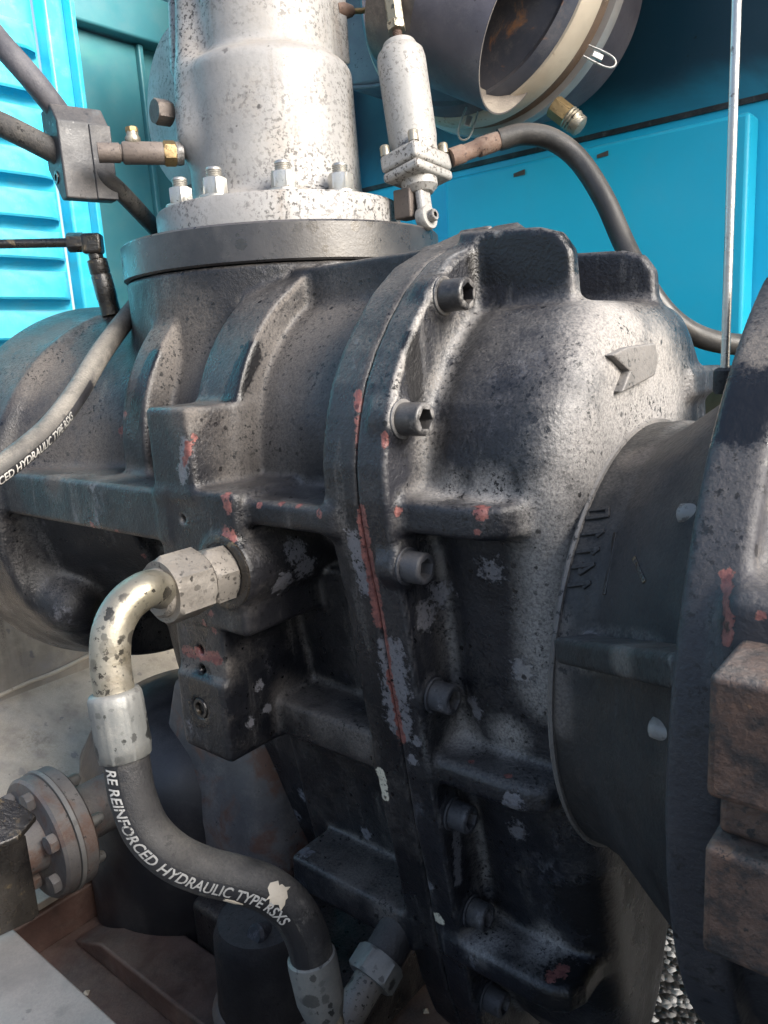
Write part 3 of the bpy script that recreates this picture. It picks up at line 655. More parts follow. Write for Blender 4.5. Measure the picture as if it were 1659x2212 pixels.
for p in SP: F.cyl((0, p[1], p[2]), 0, .0165, -.37, -.3505, rnd=.002, k=.006)
for bb, a1, top, lowh in ((.556, -.268, .084, .0), (.675, -.250, .071, -.02)):
    F.poly([(-.37, lowh), (-.37, top+.006), (a1-.03, top), (a1-.012, top-.006), (a1-.002, top-.02), (a1, top-.045), (a1, lowh)], 1, bb, bb+.016, rnd=.005, k=.010)
F.box((-.300, .70, -.06), (-.225, .80, -.035), r=.006, k=.01)
cover = casting('end_cover', F, M['cover'], comp); del F
wear_and_light(cover, [
    ('chip', .0035, [(858, 1105)]), ('chip', .006, [(1040, 1100), (1035, 1112)]), ('chip', .003, [(1030, 1150)]), ('chip', .003, [(830, 940), (832, 960)]), ('chip', .0035, [(872, 1195)]), ('chip', .003, [(1018, 1645)]), ('chip', .003, [(1098, 1676)]), ('chip', .006, [(1195, 2110), (1215, 2095)]), ('chip', .003, [(922, 1895)]),
    ('chip', .0035, SEAMPX[2:]), ('worn', .012, [(848, 1400), (862, 1480), (872, 1580)]), ('*worn', .006, [(890, 1640), (900, 1600), (925, 1910)]),
    ('worn', .006, [(985, 1800), (990, 1900)]), ('worn', .008, [(1110, 1730), (1115, 1800)]), ('worn', .006, [(1030, 1540), (1024, 1520)]), ('*worn', .012, [(920, 1330), (1130, 1450), (1060, 1230), (950, 1280)]),
    ('pale', .006, [(935, 1965), (948, 1985)]), ('pale', .003, [(820, 1665)]),
    ('*dusty', .016, [(960, 1065), (1060, 1065), (1000, 1600), (1100, 1590), (1050, 2030), (1180, 2050)]), ('dusty', .02, [(1190, 1080), (1180, 1300), (1175, 1500)]), ('*dusty', .04, [(1340, 760), (1330, 900), (1380, 900), (1350, 700), (1420, 800), (1290, 980), (1400, 880), (1440, 860)]), ('dusty', .003, [(1078, 507), (1035, 517), (985, 548), (925, 637), (886, 728), (857, 826), (841, 915)]),  # dust on lugs; sunlight painted on end face, corner and worn rim
    ('oil', .02, [(1060, 560), (1190, 560)]), ('*oil', .035, [(1290, 1960), (1330, 2050), (1300, 2120), (1250, 2160), (1340, 2120)]), ('oil', .010, [(900, 870), (890, 740)]),  # the wide lower patch is painted shade on the end face
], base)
hitc = rayhit(cover, base)
EM = [(1304, 768), (1338, 751), (1398, 742), (1404, 778), (1396, 812), (1350, 836), (1325, 848), (1343, 802)]
lo = [hitc(x, y)[0]-np.array([.004, 0, 0]) for x, y in EM]; hi = [p+np.array([.011, 0, 0]) for p in lo]
mesh('arrow_mark', *loftR([lo, hi]), M['cover_dusty_lit'], comp, bevel=.0015)
for i, (p, q) in enumerate(zip(SP, SCREW)):
    mt = M['bolt'] if i < 2 else M['bolt_painted']
    o = mesh('cap_screw', *capscrew((-.3505-(i*7 % 3)*.0006, p[1], p[2]), (1, 0, 0), .0122, .0225 if i < 2 else .020, .0068, ref=(0, math.sin(i*1.7), math.cos(i*1.7))), mt, comp, smooth=40)
    mesh('washer', *lathe((-.3508, p[1], p[2]), (1, 0, 0), [(.0145, 0), (.0148, .0006), (.0148, .0018), (.0143, .0024)], 40), mt, o)
mesh('inlet_ring', *lathe((RA, RR, .0925), (0, 0, 1), [(.190, 0), (.1925, .002), (.1925, .037), (.1905, .0392)], 160), M['ring'], comp)
mesh('seal_ring', *lathe((-.528, .4055, -.183), (0, -1, 0), [(.0335, -.004), (.0335, .0006), (.031, .0016), (.0265, .0016), (.0255, -.003)], 48), M['oily'], comp)
mesh('plug', *lathe((-.584, .4095, -.327), (0, -1, 0), [(.0105, -.004), (.0105, .0045), (.0095, .0060), (.0066, .006), (.0060, .0015), (.003, .001)], 32), M['oily'], comp)

# ================================================================== bell housing and what is bolted to it
BC = (.618, -.25); BELL = (-.1, .62, GH)
bell = thing('bell_housing', 'dark conical bell housing joining the compressor to the engine, raised numbers on its side', 'housing', BELL)
F = Field((-.245, .27, -.58), (.10, 1.0, .15), .0026)
F.cyl((0,)+BC, 0, .178, -.2325, -.205, rnd=.004)
F.cyl((0,)+BC, 0, .176, -.21, -.085, r2=.262, rnd=.002, k=.012)
p, q = PL(1225, 1410, 'a', -.213), PL(1475, 1455, 'a', -.103)
F.obox(p+np.array([0, .008, 0]), q+np.array([.006, .008, 0]), .0085, .013, (0, 0, 1), k=.006)
F.box((-.2, .56, -.072), (.12, 1.1, .2), mode='sub', r=.01, k=.02)  # unseen top cut away so sun reaches the end cover
bellc = casting('cone', F, M['bell'], bell); del F
mesh('joint_ring', *lathe((-.2335,)+BC, (1, 0, 0), [(.172, 0), (.1795, .0006), (.1812, .0025), (.1803, .0045), (.172, .0055)], 128), M['cover_dusty_lit'], bell)
F = Field((-.115, .27, -.56), (.10, 1.0, .15), .0026)
F.cyl((0, .548, -.195), 0, .251, -.104, -.078, rnd=.004)
F.cyl((0, .548, -.195), 0, .236, -.08, .09, rnd=.006, k=.008)
F.box((-.084, .300, -.147), (.09, .36, -.100), r=.008, k=.01)
F.box((-.13, .43, -.030), (.12, 1.1, .2), mode='sub', r=.002, k=.006)  # upper part out of view, cut off to let sun onto the cover
F.cyl((0, .575, -.215), 0, .205, -.13, -.09, mode='sub', k=.004)
flg = casting('engine_flange', F, M['bell_flange'], bell); del F
bbase = W(BELL)
wear_and_light(flg, [('chip', .003, [(1568, 1240), (1572, 1330), (1568, 1385)]), ('chip', .0025, [(1640, 1330)]), ('*dusty', .02, [(1625, 790), (1640, 760)]), ('oil', .02, [(1590, 870), (1640, 880)])], bbase)
wear_and_light(bellc, [('dusty', .010, [(1225, 1180), (1205, 1350), (1205, 1560)]), ('*dusty', .012, [(1380, 985), (1340, 1415)])], bbase)
hitb = rayhit(bellc, bbase)
for x, y in ((1490, 1105), (1428, 1580)):
    p, n_ = hitb(x, y)
    mesh('stud_end', *lathe(p-n_*.004, (-1, 0, 0), [(.0060, -.02), (.0064, .004), (.0058, .0085), (.0035, .0098)], 24), M['alu'], bell, smooth=60)
# raised casting digits, running up the side of the cone
STROKE = {'1': [((.5, 0), (.5, 1)), ((.2, .75), (.5, 1))], '4': [((.7, 0), (.7, 1)), ((.7, 1), (.1, .35)), ((.1, .35), (.95, .35))], '0': [((.2, 0), (.2, 1)), ((.8, 0), (.8, 1)), ((.2, 0), (.8, 0)), ((.2, 1), (.8, 1))], '7': [((.1, 1), (.9, 1)), ((.9, 1), (.4, 0))]}
parts = []
def glyph(ch, x, y, wd, ht):
    for (u0, v0), (u1, v1) in STROKE[ch]:
        ends = []
        for u, v in ((u0, v0), (u1, v1)):
            X = x+(v-.5)*wd; Y = y-(u-.5)*ht+(v-.5)*(-6); ends.append(hitb(X, Y))
        if None in ends: continue
        (pa, na), (pb, nb) = ends; e = pb-pa
        parts.append(box((pa+pb)/2, (.0016, .0016, np.linalg.norm(e)/2+.001), e, na))
for ch, y in zip('14110', (1262, 1228, 1190, 1152, 1110)): glyph(ch, 1252+(1262-y)*.26, y, 44, 26)
v, f = merge(*parts); mesh('casting_number', v, f, M['bell'], bell, bevel=.0006)
parts = []
for (x0, y0), (x1, y1) in (((1306, 1285), (1330, 1150)), ((1370, 1205), (1393, 1258))):
    (pa, na), (pb, nb) = hitb(x0, y0), hitb(x1, y1); parts.append(box((pa+pb)/2, (.001, .0016, np.linalg.norm(pb-pa)/2), pb-pa, na))
v, f = merge(*parts); mesh('casting_mark', v, f, M['oily'], bell, bevel=.0005)

eng = thing('shade_engine', 'unseen dark engine added beyond the right edge to shade the lower parts', 'engine', (.55, .4, GH))  # out of view, added to keep sun off the sill and lower parts
mesh('crankcase', *bx((.20, -.12, GH+.12), (.95, .80, -.22)), M['dark'], eng, bevel=.012)
mesh('cylinder_head', *bx((.22, -.05, -.218), (.93, .72, -.06)), M['dark'], eng, bevel=.010)
mesh('rocker_cover', *bx((.26, .10, -.059), (.89, .60, -.01)), M['dark'], eng, bevel=.014)
mesh('sump', *bx((.26, .0, GH+.01), (.89, .70, GH+.118)), M['dark'], eng, bevel=.012)
mnt = thing('engine_mount', 'rusty stepped steel mount block at the right edge against the dark flange', 'bracket', (-.02, .30, -.3))
mesh('top_block', *bx((-.0765, .262, -.166), (.05, .33, -.118)), M['mount'], mnt, bevel=.003)
mesh('spacer', *bx((-.0755, .276, -.188), (.05, .33, -.1665)), M['mount'], mnt, bevel=.003)
mesh('lower_block', *bx((-.0775, .266, -.235), (.05, .33, -.1885)), M['mount'], mnt, bevel=.003)
b0 = D(1566, 800, .40)
rd = thing('steel_rod', 'thin upright bright steel rod rising from the flange at the right', 'rod', b0)
mesh('shaft', *tube([b0, b0+np.array([0, 0, .15]), b0+np.array([0, 0, .32])], .0022, 16), M['rod'], rd)
mesh('socket', *lathe(b0-np.array([0, 0, .012]), (0, 0, 1), [(.0045, 0), (.0058, .002), (.0056, .012), (.0035, .0135)], 24), M['bell'], rd)
mesh('clip', *box(b0+np.array([.006, .006, -.004]), (.009, .006, .006)), M['bell'], rd, bevel=.002)

# ================================================================== inlet valve
wv = lambda *v: MM @ np.array(v, float)
VB = .1320                                              # top of the inlet ring
IV = (RA, RR, VB)
val = thing('inlet_valve', 'silver painted cylindrical inlet valve speckled with black, standing on the dark ring', 'valve', IV)
mesh('mounting_flange', *lathe((RA, RR, VB), (0, 0, 1), [(.146, 0), (.1475, .0015), (.1475, .034), (.1455, .037)], 128), M['alu'], val)
F = Field((RA-.17, RR-.17, VB+.03), (RA+.17, RR+.17, VB+.43), .003)
F.cyl((RA, RR, 0), 2, .1035, VB+.02, VB+.199, r2=.0985, rnd=.016)
F.cyl((RA, RR, 0), 2, .079, VB+.1, VB+.425, k=.012)
F.cyl((RA, RR, 0), 2, .112, VB+.02, VB+.041, rnd=.004, k=.02)
dax = unit(wv(-.75, -.66, 0)); dc = D(391, 228, .925)
F.caps(np.array([RA, RR, dc[2]]), dc-dax*.078, .074, .076, k=.02)
F.caps(D(412, -40, .885), D(424, 300, .890), .018, .022, k=.022)
F.caps(D(384, -40, .915), D(392, 150, .915), .012, .013, k=.012)
p = D(716, 40, .925); F.box(p-np.array([.012, .02, .05]), p+np.array([.010, .02, .027+.02]), r=.004, k=.01)
vb = casting('body', F, M['alu'], val); del F
o = mesh('side_cover', *lathe(dc-dax*.018, dax, [(.088, 0), (.0925, .003), (.0925, .014), (.089, .0175), (.05, .019)], 96), M['alu'], val)
bp = D(357, 244, .898)
mesh('cover_bolt', *hexnut(bp-dax*.006, dax, .0255, .020), M['brown_pipe'], val)
for i, (x, y) in enumerate(((366, 448), (441, 424), (618, 402), (787, 404))):
    b = PL(x, y, 'h', VB+.037); d = b-np.array([RA, RR, 0]); d[2] = 0; b = np.array([RA, RR, VB+.037])+d/np.linalg.norm(d)*.1265
    rf = (math.cos(.4+i*1.1), math.sin(.4+i*1.1), 0)
    n_ = mesh('nut', *hexnut(b+np.array([0, 0, .0035]), (0, 0, 1), .0245, .0175, ref=rf), M['zinc'], val, smooth=30)
    mesh('washer', *lathe(b, (0, 0, 1), [(.0175, 0), (.018, .0006), (.018, .0024), (.0172, .0032)], 40), M['zinc'], n_)
    prof = [(.0078, .018)]
    for k in range(4): prof += [(.0078, .0215+k*.0022), (.0088, .0226+k*.0022)]
    mesh('stud', *lathe(b, (0, 0, 1), prof+[(.0086, .0302), (.0072, .032)], 32), M['zinc'], n_)
p = PL(878, 468, 'h', VB+.002); mesh('hinge_lug', *box(D(880, 442, .88), (.012, .011, .016)), M['brown_pipe'], val, bevel=.002)
pth = spline([D(728, 22, .925), D(760, 24, .95), D(800, 20, .96), D(880, -6, .99)], 8)
mesh('small_pipe', *tube(pth, .0034, 12), M['brass'], val)
mesh('small_fitting', *tube([D(722, 22, .925), D(738, 23, .932), D(757, 24, .945)], [.010, .010, .007], 16), M['rust'], val)

# ================================================================== throttle actuator
q0, q1 = D(897, 338, .875), D(864, 112, .875); ax = unit(q1-q0); L = np.linalg.norm(q1-q0)
act = thing('pneumatic_actuator', 'slim silver pneumatic cylinder leaning beside the inlet valve, threaded rod on top', 'actuator', q0)
rf = wv(.75, -.66, 0)
mesh('cylinder', *lathe(q0, ax, [(.0262, 0), (.0262, .01), (.0275, .02), (.0278, L-.012), (.0265, L-.004), (.023, L)], 64), M['alu_light'], act)
mesh('end_cap', *lathe(q0+ax*(L-.001), ax, [(.0195, 0), (.0195, .007), (.0185, .009)], 48), M['alu_light'], act)
mesh('mount_flange', *box(q0-ax*.008, (.026, .034, .0095), ax, rf), M['alu_light'], act, bevel=.004)
mesh('lower_plate', *box(q0-ax*.0235, (.0255, .0335, .0055), ax, rf), M['alu_light'], act, bevel=.004)
u, v, _ = frame(ax, rf)
for su, sv in ((1, 1), (1, -1), (-1, 1), (-1, -1)):
    mesh('flange_screw', *lathe(q0+u*su*.0205+v*sv*.0275+ax*.001, ax, [(.0058, 0), (.0058, .0105), (.005, .012)], 24), M['zinc_yellow'], act)
mesh('lower_boss', *lathe(q0-ax*.0292, -ax, [(.021, 0), (.0205, .008), (.014, .014), (.009, .0145)], 40), M['alu_light'], act)
cq = q0-ax*.058+np.array([.004, -.002, 0])
mesh('clevis', *box(cq, (.0052, .010, .019), ax, rf), M['alu_light'], act, bevel=.004)
mesh('clevis_eye', *lathe(cq-ax*.014-u*.006, u, [(.013, 0), (.0135, .001), (.0135, .011), (.0128, .012)], 40), M['alu_light'], act)
mesh('pivot_pin', *lathe(cq-ax*.014+u*.002, u, [(.0068, 0), (.0068, .010), (.0058, .0115), (.003, .0115), (.003, .008)], 32), M['bolt'], act)
e = q0+ax*(L+.008)
prof = []
for k in range(7): prof += [(.0048, k*.002), (.0056, .001+k*.002)]
mesh('threaded_rod', *lathe(e+ax*.004, ax, prof, 28), M['rust'], act)
mesh('rod_collar', *lathe(e-ax*.001, ax, [(.0072, 0), (.0072, .005)], 28), M['alu_light'], act)
nt_ = mesh('lock_nut', *hexnut(e+ax*.016, ax, .019, .010, ref=rf), M['zinc_yellow'], act, smooth=30)
mesh('turnbuckle', *lathe(e+ax*.0262, ax, [(.0085, 0), (.0092, .003), (.0092, .08), (.0085, .085)], 36, shape=lambda t, r: r if t is None else min(hexr(t, r*.97), r*1.1)), M['zinc_yellow'], act, smooth=30)

# ================================================================== breather hose
br = thing('breather_hose', 'black rubber hose arching from a rusty fitting over the blue wall panel', 'hose', D(1080, 300, .9))
mesh('rusty_fitting', *tube([D(972, 342, .885), D(1000, 332, .89), D(1003, 331, .89), D(1030, 320, .893), D(1033, 319, .893), D(1062, 309, .897), D(1082, 302, .9)], [.0105, .0105, .0092, .0092, .0108, .0108, .0100], 24), M['rust'], br, smooth=50)
pth = spline([D(*q) for q in ((1078, 303, .90), (1130, 290, .90), (1190, 300, .90), (1250, 345, .90), (1305, 430, .89), (1345, 520, .88), (1388, 605, .86), (1440, 678, .86), (1500, 722, .87), (1570, 742, .88), (1660, 744, .90), (1760, 735, .92))], 10)
mesh('tube', *tube(pth, .0122, 28), M['breather'], br)

# ================================================================== air filter housing
fc = D(1062, -42, 1.03); FA, FB, FH = fc
fil = thing('air_filter', 'round steel air filter housing with a cream band and an open slanted pipe, upper right', 'filter', fc)
Fp = lambda *pr: lathe((FA, FB, FH), (0, -1, 0), pr, 128)
mesh('drum', *Fp((.15, -.15), (.15, -.03), (.18, -.02)), M['dark_bracket'], fil)
mesh('outer_lip', *Fp((.178, -.022), (.1885, -.020), (.190, -.010), (.1885, -.002), (.18, -.001)), M['filter_lip'], fil)
mesh('groove_ring', *Fp((.180, -.0015), (.1785, .004), (.1785, .022)), M['groove'], fil)
mesh('gasket_band', *Fp((.176, .0205), (.1835, .022), (.1845, .028), (.1815, .056), (.179, .060), (.17, .0605)), M['cream'], fil)
mesh('cap', *Fp((.176, .0595), (.172, .070), (.165, .075), (.158, .070), (.10, .074), (.02, .074)), M['filter_cap'], fil)
img = lambda x, y, z: MM @ (Rt*x-Up*y-Fw*z)             # picture right, down, towards the lens
pn = unit(img(.775, .52, .36)); pc = D(1128, 76, .90); pu, pvv, _ = frame(pn, img(.557, -.83, 0))
rings = []
for r, t in ((.086, -.10), (.086, -.03), (.0865, -.002), (.0868, 0), (.0848, .0), (.0845, -.004), (.0842, -.17)):
    th = np.arange(72)*2*math.pi/72; rings.append(pc+pn*t+r*np.outer(np.cos(th), pu)+r*np.outer(np.sin(th), pvv))
mesh('inlet_pipe', *loftR(rings[:4], cap0=False, cap1=False), M['dark_bracket'], fil, smooth=50)
mesh('pipe_liner', *loftR(rings[3:], cap0=False, cap1=False), M['tube_in'], fil, smooth=50)
mesh('baffle', *lathe(pc-pn*.10, pn, [(.084, 0), (.083, .002)], 48), M['baffle'], fil)
for k in range(-2, 3):
    mesh('baffle_bar', *box(pc-pn*.088+pu*.028*k, (.005, .076-abs(k)*.012, .006), pn, pu), M['rust'], fil, bevel=.001)
def clip(x, y, t, ang):
    o = D(x, y, t); e1 = img(math.cos(ang), math.sin(ang), 0); e2 = img(-math.sin(ang), math.cos(ang), .1)
    P = [o-e1*.022+e2*.008, o+e2*.009, o+e1*.014+e2*.007, o+e1*.019, o+e1*.014-e2*.007, o-e2*.009, o-e1*.022-e2*.008]
    mesh('wire_clip', *tube(spline(P, 6), .0014, 8), M['zinc'], fil)
    mesh('clip_tab', *box(o-e1*.006, (.007, .004, .002), img(0, 0, 1), e1), M['zinc'], fil, bevel=.001)
clip(1300, 126, .96, .45); clip(1008, 272, .985, 1.9)
dq = D(1226, 252, .985); dd = unit(img(.62, .55, .1))
o = mesh('drain_fitting', *hexnut(dq-dd*.024, dd, .024, .026), M['brass'], fil, smooth=30)
mesh('drain_cap', *lathe(dq, dd, [(.0135, 0), (.0148, .002), (.0135, .004), (.0148, .006), (.0135, .008), (.0148, .010), (.013, .014), (.013, .021), (.008, .024)], 32), M['zinc_yellow'], fil)
pts = [(690, -60), (1010, -60), (985, 60), (900, 150), (850, 178), (745, 192), (715, 150)]
ip = thing('intake_duct', 'dark purple grey sheet steel duct behind the silver actuator', 'duct', PL(850, 50, 'b', 1.05))
mesh('body', *prism([PL(x, y, 'b', 1.03) for x, y in pts], (0, .12, 0)), M['dark_bracket'], ip, bevel=.008)
mesh('lower_lip', *tube([PL(x, y, 'b', 1.028) for x, y in ((742, 191), (800, 187), (850, 178), (902, 150))], .003, 10), M['dark_bracket'], ip)

# ================================================================== manifold block and its lines
nf = unit(wv(math.sin(R_(37)), -math.cos(R_(37)), 0)); ns = unit(wv(math.cos(R_(37)), math.sin(R_(37)), 0))   # face normal, direction to the right along the face
p = D(121, 257, .86); wid = .0585; hgt = .083
MB = lambda t, r, z: p+ns*t+nf*r+np.array([0, 0, z])
mb = thing('manifold_block', 'square dark steel manifold block with a brown tee fitting, left of the silver valve', 'manifold', MB(wid/2, -.025, -hgt))
pr = [(0, -hgt), (0, 0), (-.017, .021), (-.055, .021), (-.055, -hgt+.040), (-.018, -hgt)]
mesh('body', *loftR([[MB(0, r, z) for r, z in pr], [MB(wid, r, z) for r, z in pr]]), M['block'], mb, bevel=.0022)
fp = [(wid*.60, -hgt+.001), (wid*.60, -.001), (wid+.0012, -.001), (wid+.0012, -hgt+.001)]
mesh('face_plate', *loftR([[MB(t, -.004, z) for t, z in fp], [MB(t, .0022, z) for t, z in fp]]), M['block'], mb, bevel=.001)
for hh in (.35, .68):
    mesh('port_plug', *lathe(MB(.002, -.026, -hgt*hh), -ns, [(.007, 0), (.007, .0035), (.004, .0035), (.004, .001)], 24), M['oily'], mb)
s0, s1 = D(232, 330, .86), D(386, 332, .885); sa = unit(s1-s0); sl_ = np.linalg.norm(s1-s0)
mesh('collar', *lathe(s0-sa*.01, sa, [(.0105, 0), (.0105, .023), (.009, .024), (.009, .027)], 32), M['brown_pipe'], mb)
te = mesh('tee', *lathe(s0+sa*.016, sa, [(.0108, 0), (.0122, .002), (.0122, sl_-.034), (.0115, sl_-.032)], 36), M['brown_pipe'], mb)
mesh('brass_nut', *hexnut(s1-sa*.017, sa, .0245, .014), M['brass'], mb, smooth=30)
mesh('washer', *lathe(s1-sa*.003, sa, [(.0125, 0), (.013, .004), (.012, .008)], 28), M['bolt'], mb)
tq = s0+sa*.029
mesh('bleed_nipple', *lathe(tq+np.array([0, 0, .010]), (0, 0, 1), [(.0075, 0), (.0085, .002), (.0085, .006), (.0065, .009), (.0065, .012)], 24), M['zinc_yellow'], te)
mesh('bleed_cap', *hexnut(tq+np.array([0, 0, .021]), (0, 0, 1), .0125, .006), M['brass'], te)
def hose(name, label, pts, r, mat, cat='hose', n=24):
    P = spline([D(*q) for q in pts], 10); return tag(mesh(name, *tube(P, r, n), mat, None), label, cat), P
h_, P = hose('upper_hose', 'grey weathered hose slanting down to the top of the manifold block', ((-60, 15, .86), (0, 92, .86), (60, 160, .865), (105, 215, .88), (140, 262, .90)), .0135, M['rubber_blue'])
fe = P[-16:-4]
h_, P = hose('feed_hose', 'dark hose entering the manifold block from the left edge', ((-60, 245, .87), (0, 268, .87), (50, 292, .875), (100, 318, .885), (150, 345, .90)), .0135, M['rubber'])
h_, P = hose('drop_hose', 'thin black hose dropping from the manifold block behind the dark ring', ((205, 370, .90), (245, 400, .91), (290, 445, .95), (340, 500, 1.03), (400, 570, 1.12)), .0105, M['rubber'])

# ================================================================== oil line
ol = thing('oil_line', 'thin oily black pipe with elbow fitting running left from the rear bearing cover', 'pipe', D(235, 655, 1.0))
e0, e1 = D(-40, 528, .97), D(150, 524, .985); ea = unit(e1-e0)
mesh('tube', *tube([e0, (e0+e1)/2, e1], .0058, 16), M['oily'], ol)
mesh('union_nut', *hexnut(e1-ea*.002, ea, .021, .020), M['oily'], ol, smooth=30)
ec = D(200, 527, .99); ed = unit(D(236, 660, 1.01)-ec); elen = np.linalg.norm(D(236, 660, 1.01)-ec)
mesh('elbow', *box(ec, (.0125, .0125, .0125), ea, ed), M['oily'], ol, bevel=.004)
mesh('adapter', *lathe(ec+ed*.012, ed, [(.009, 0), (.009, .006), (.0125, .008), (.0128, .024), (.0118, .026), (.0128, .028), (.0132, elen-.022), (.0125, elen-.02), (.0125, elen)], 28), M['oily'], ol)

# ================================================================== hydraulic hoses
c0 = np.array([-.528, .405, -.183])
K = .927
hh = thing('hydraulic_hose', 'thick printed hydraulic hose with plated elbow and hex nuts in front of the compressor', 'hose', c0)
mesh('adapter_hex', *hexnut(c0-np.array([0, .0, 0]), (0, -1, 0), .0465, .024, ref=(.3, 0, 1)), M['nut_dirty'], hh, smooth=30)
mesh('swivel_nut', *hexnut(c0-np.array([0, .027, 0]), (0, -1, 0), .052, .037, ref=(.0, 0, 1)), M['nut_dirty'], hh, smooth=30)
mesh('nut_neck', *lathe(c0-np.array([0, .02, 0]), (0, -1, 0), [(.0205, 0), (.0205, .048), (.018, .050)], 40), M['nut_dirty'], hh)
k1 = c0-np.array([0, .061, 0]); px1 = (350, 1262)
pe = [k1+np.array([0, .01, 0]), k1, D(320, 1272, .635*K), D(272, 1305, .62*K), D(243, 1360, .612*K), D(238, 1425, .612*K), D(245, 1480, .614*K), D(250, 1515, .615*K)]
P1 = spline(pe, 10); mesh('elbow_tube', *tube(P1, .0147, 36), M['zinc_yellow'], hh)
fa, fb = D(248, 1503, .615*K), D(273, 1642, .617*K); fx = unit(fb-fa); fl = np.linalg.norm(fb-fa)
mesh('ferrule', *lathe(fa-fx*.003, fx, [(.0155, -.001), (.0181, 0), (.0196, .003), (.0200, .010), (.0198, fl*.55), (.0202, fl*.8), (.019, fl), (.0176, fl+.001)], 64,
     shape=lambda t, r: r*(1+.035*max(0, 1-abs(((t*8/(2*math.pi)) % 1)-.5)*9)) if r > .018 else r), M['ferrule'], hh, smooth=50)
pts = ((270, 1620, .617), (276, 1665, .617), (288, 1725, .617), (318, 1795, .618), (372, 1848, .62), (440, 1880, .625), (515, 1899, .63), (580, 1922, .635), (632, 1965, .64), (662, 2020, .645), (676, 2075, .65), (683, 2110, .652))
P2 = spline([D(*q)*K for q in pts], 12); HR = .0169
mesh('hose', *tube(P2, HR, 40), M['rubber'], hh)
nv = unit(-np.mean(P2, axis=0))
band(P2, HR, .004, .275, R_(-58), R_(-18), nv, M['band'], hh)
lettering('RE REINFORCED HYDRAULIC TYPE RSXS', P2, HR, .008, .0122, R_(-36), nv, M['ink'], hh)
def daub(name, path, r, s0, ph, outline, nrm, mat, parent):
    seg = np.r_[0, np.cumsum(np.linalg.norm(np.diff(path, axis=0), axis=1))]; T, N, S = tubeframes(path, nrm); I = lambda X, s: np.stack([np.interp(s, seg, X[:, k]) for k in range(3)], 1)
    rows = []
    for t in (1.0, .7, .35, .02):
        o = np.array(outline)*t; s = s0+o[:, 0]; a = ph+o[:, 1]/r; n_, s_ = I(N, s), I(S, s)
        rows.append(I(path, s)+(r+(.0005 if t == 1 else .0009))*(n_*np.cos(a)[:, None]+s_*np.sin(a)[:, None]))
    return mesh(name, *loftR(rows, True, False, True), mat, parent)
rg = random.Random(4)
dl = lambda n, a, b: [(a*(.55+.75*rg.random())*math.cos(2*math.pi*k/n), b*(.55+.75*rg.random())*math.sin(2*math.pi*k/n)) for k in range(n)]
daub('paint_daub', P2, HR, .172, R_(2), dl(18, .008, .010), nv, M['cream'], hh); daub('paint_daub', P2, HR, .142, R_(-64), dl(14, .008, .003), nv, M['cream'], hh)
ga, gb = D(672, 2062, .649*K), D(700, 2190, .655*K); gx = unit(gb-ga); gl = np.linalg.norm(gb-ga)
mesh('lower_ferrule', *lathe(ga, gx, [(.0174, 0), (.0190, .001), (.0196, .006), (.019, gl*.7), (.0167, gl*.9), (.0153, gl)], 48), M['ferrule'], hh)
mesh('lower_stem', *tube([gb-gx*.004, gb+gx*.04, gb+gx*.09], .0144, 28), M['zinc_yellow'], hh)

rh_ = thing('rear_hose', 'dust-covered printed hydraulic hose slanting across the rear bearing cover at the left', 'hose', D(150, 880, .80))
pts = ((335, 610, 1.05), (300, 655, .98), (255, 712, .92), (212, 772, .87), (165, 850, .81), (112, 920, .76), (50, 976, .72), (-30, 1036, .69), (-110, 1090, .67))
P3 = spline([D(*q) for q in pts][::-1], 12); mesh('hose', *tube(P3, .0118, 32), M['rubber_dusty'], rh_)
nv = unit(-D(90, 930, .75)); band(P3, .0118, .03, .215, R_(-66), R_(-20), nv, M['band'], rh_)
lettering('CED HYDRAULIC TYPE RSXS', P3, .0118, .040, .0108, R_(-42), nv, M['ink'], rh_)

# ================================================================== lower left pipework
pcn = D(75, 1815, .95)
pf = thing('pipe_flange', 'bolted round pipe flange pair with hex bolts at the lower left', 'pipe', pcn)
Bx = (0, 1, 0)
S_ = .84; q_ = lambda *p: [(r*S_, t*S_) for r, t in p]
mesh('front_flange', *lathe(pcn, Bx, q_((.045, 0), (.088, 0), (.092, .004), (.092, .020), (.088, .022)), 72), M['pipe'], pf)
mesh('gasket', *lathe(pcn+np.array([0, .0185, 0]), Bx, q_((.094, 0), (.0945, .006)), 72), M['grey_plate'], pf)
mesh('rear_flange', *lathe(pcn+np.array([0, .0236, 0]), Bx, q_((.088, 0), (.092, .003), (.092, .020), (.087, .024), (.05, .03)), 72), M['pipe'], pf)
mesh('pipe', *lathe(pcn+np.array([0, .034, 0]), Bx, [(.036, 0), (.036, .32)], 40), M['pipe'], pf)
mesh('stub', *lathe(pcn+np.array([0, .005, 0]), (0, -1, 0), [(.038, 0), (.036, .03)], 40), M['pipe'], pf)
for k in range(6):
    q = R_(20+60*k); o_ = pcn+.059*np.array([math.cos(q), 0, math.sin(q)])
    b_ = mesh('bolt', *hexnut(o_, (0, -1, 0), .021, .010), M['pipe'], pf, smooth=30)
    mesh('bolt_end', *lathe(o_+np.array([0, .038, 0]), Bx, [(.0075, 0), (.0075, .020), (.005, .024)], 20), M['zinc'], b_)
bk = thing('dark_bracket', 'black oily steel bracket at the left edge in front of the pipe flange', 'bracket', D(20, 1900, .70))
A0_, B0_ = D(40, 1812, .70), D(62, 1975, .70)
dn = np.array([0, 0, -.085])
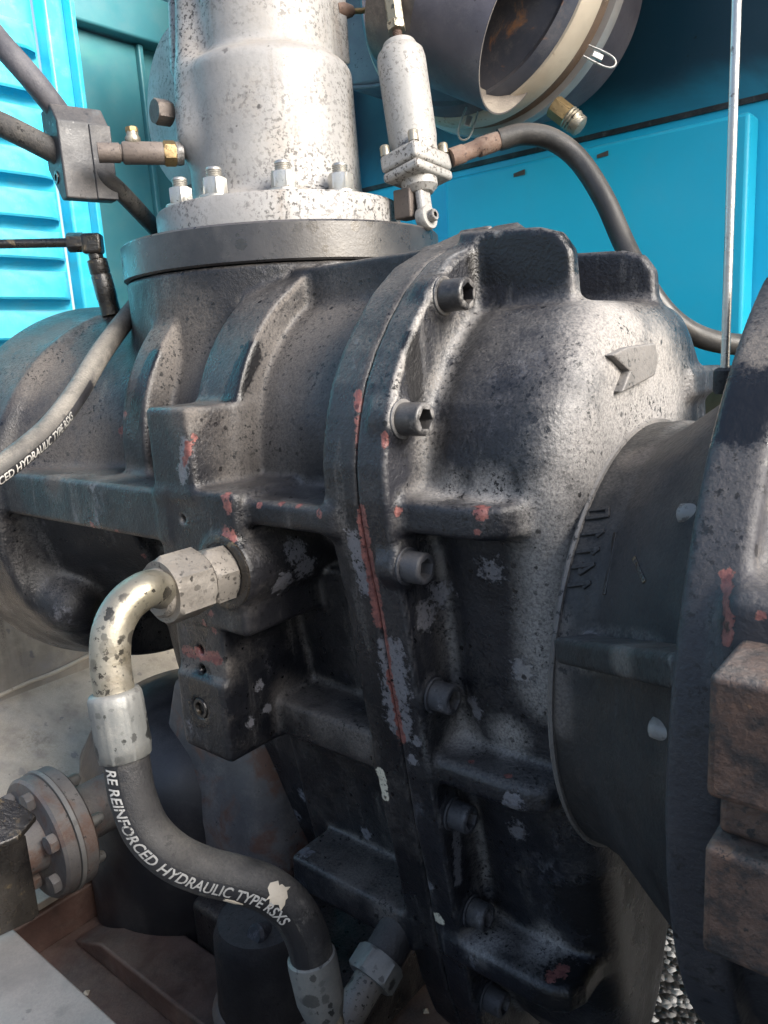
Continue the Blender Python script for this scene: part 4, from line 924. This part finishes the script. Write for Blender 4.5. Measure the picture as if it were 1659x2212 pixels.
v, f = loftR([[D(-90, 1700, .70), D(36, 1730, .72), D(78, 1760, .71), D(40, 1806, .69), D(-90, 1860, .66)], [q+np.array([0, 0, -.006]) for q in (D(-90, 1700, .70), D(36, 1730, .72), D(78, 1760, .71), D(40, 1806, .69), D(-90, 1860, .66))]])
mesh('top_plate', v, f, M['oily'], bk, bevel=.0015)
q1_, q2_ = D(40, 1812, .692), D(-90, 1866, .662)
mesh('plate', *loftR([[q1_, q2_, q2_+dn, q1_+dn], [q+np.array([-.002, .008, 0]) for q in (q1_, q2_, q2_+dn, q1_+dn)]]), M['oily'], bk, bevel=.0015)
tc = D(440, 1780, 1.2)
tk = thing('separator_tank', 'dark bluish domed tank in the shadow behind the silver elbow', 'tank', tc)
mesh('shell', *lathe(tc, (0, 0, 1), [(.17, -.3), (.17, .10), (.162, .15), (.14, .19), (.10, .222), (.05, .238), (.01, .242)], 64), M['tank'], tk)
vp = D(585, 2140, .88)
cl = thing('oil_column', 'stout dark upright oil filter pipe with a rolled rim behind the lower hose', 'pipe', vp)
mesh('upper', *lathe(vp, (0, 0, 1), [(.060, -.01), (.058, .03), (.056, .085), (.05, .10), (.02, .104)], 56), M['dark'], cl)
mesh('rim', *lathe(vp, (0, 0, 1), [(.060, -.022), (.066, -.018), (.067, -.010), (.062, -.002), (.058, .0)], 56), M['pipe'], cl)
mesh('lower', *lathe(vp, (0, 0, -1), [(.060, .018), (.060, .25)], 56), M['dark'], cl)
mesh('knob', *lathe(D(560, 2020, .83), unit(img(-.5, -.3, .8)), [(.012, -.02), (.012, .006), (.009, .010)], 24), M['bolt_painted'], cl)
fq = D(812, 2092, .74); fd = unit(img(-.55, .62, .55))
bf = thing('lower_fitting', 'grey hex elbow fitting at the bottom beside the lower ferrule', 'fitting', fq)
mesh('body', *lathe(fq-fd*.05, fd, [(.020, 0), (.020, .05)], 36), M['dark'], bf)
mesh('hex_nut', *hexnut(fq-fd*.012, fd, .044, .024, ref=img(1, .2, 0)), M['ferrule'], bf, smooth=30)
mesh('tail', *tube(spline([fq+fd*.008, fq+fd*.035, fq+fd*.055+img(-.01, .02, 0), fq+fd*.06+img(-.02, .07, 0)], 8), .0155, 28), M['nut_dirty'], bf)
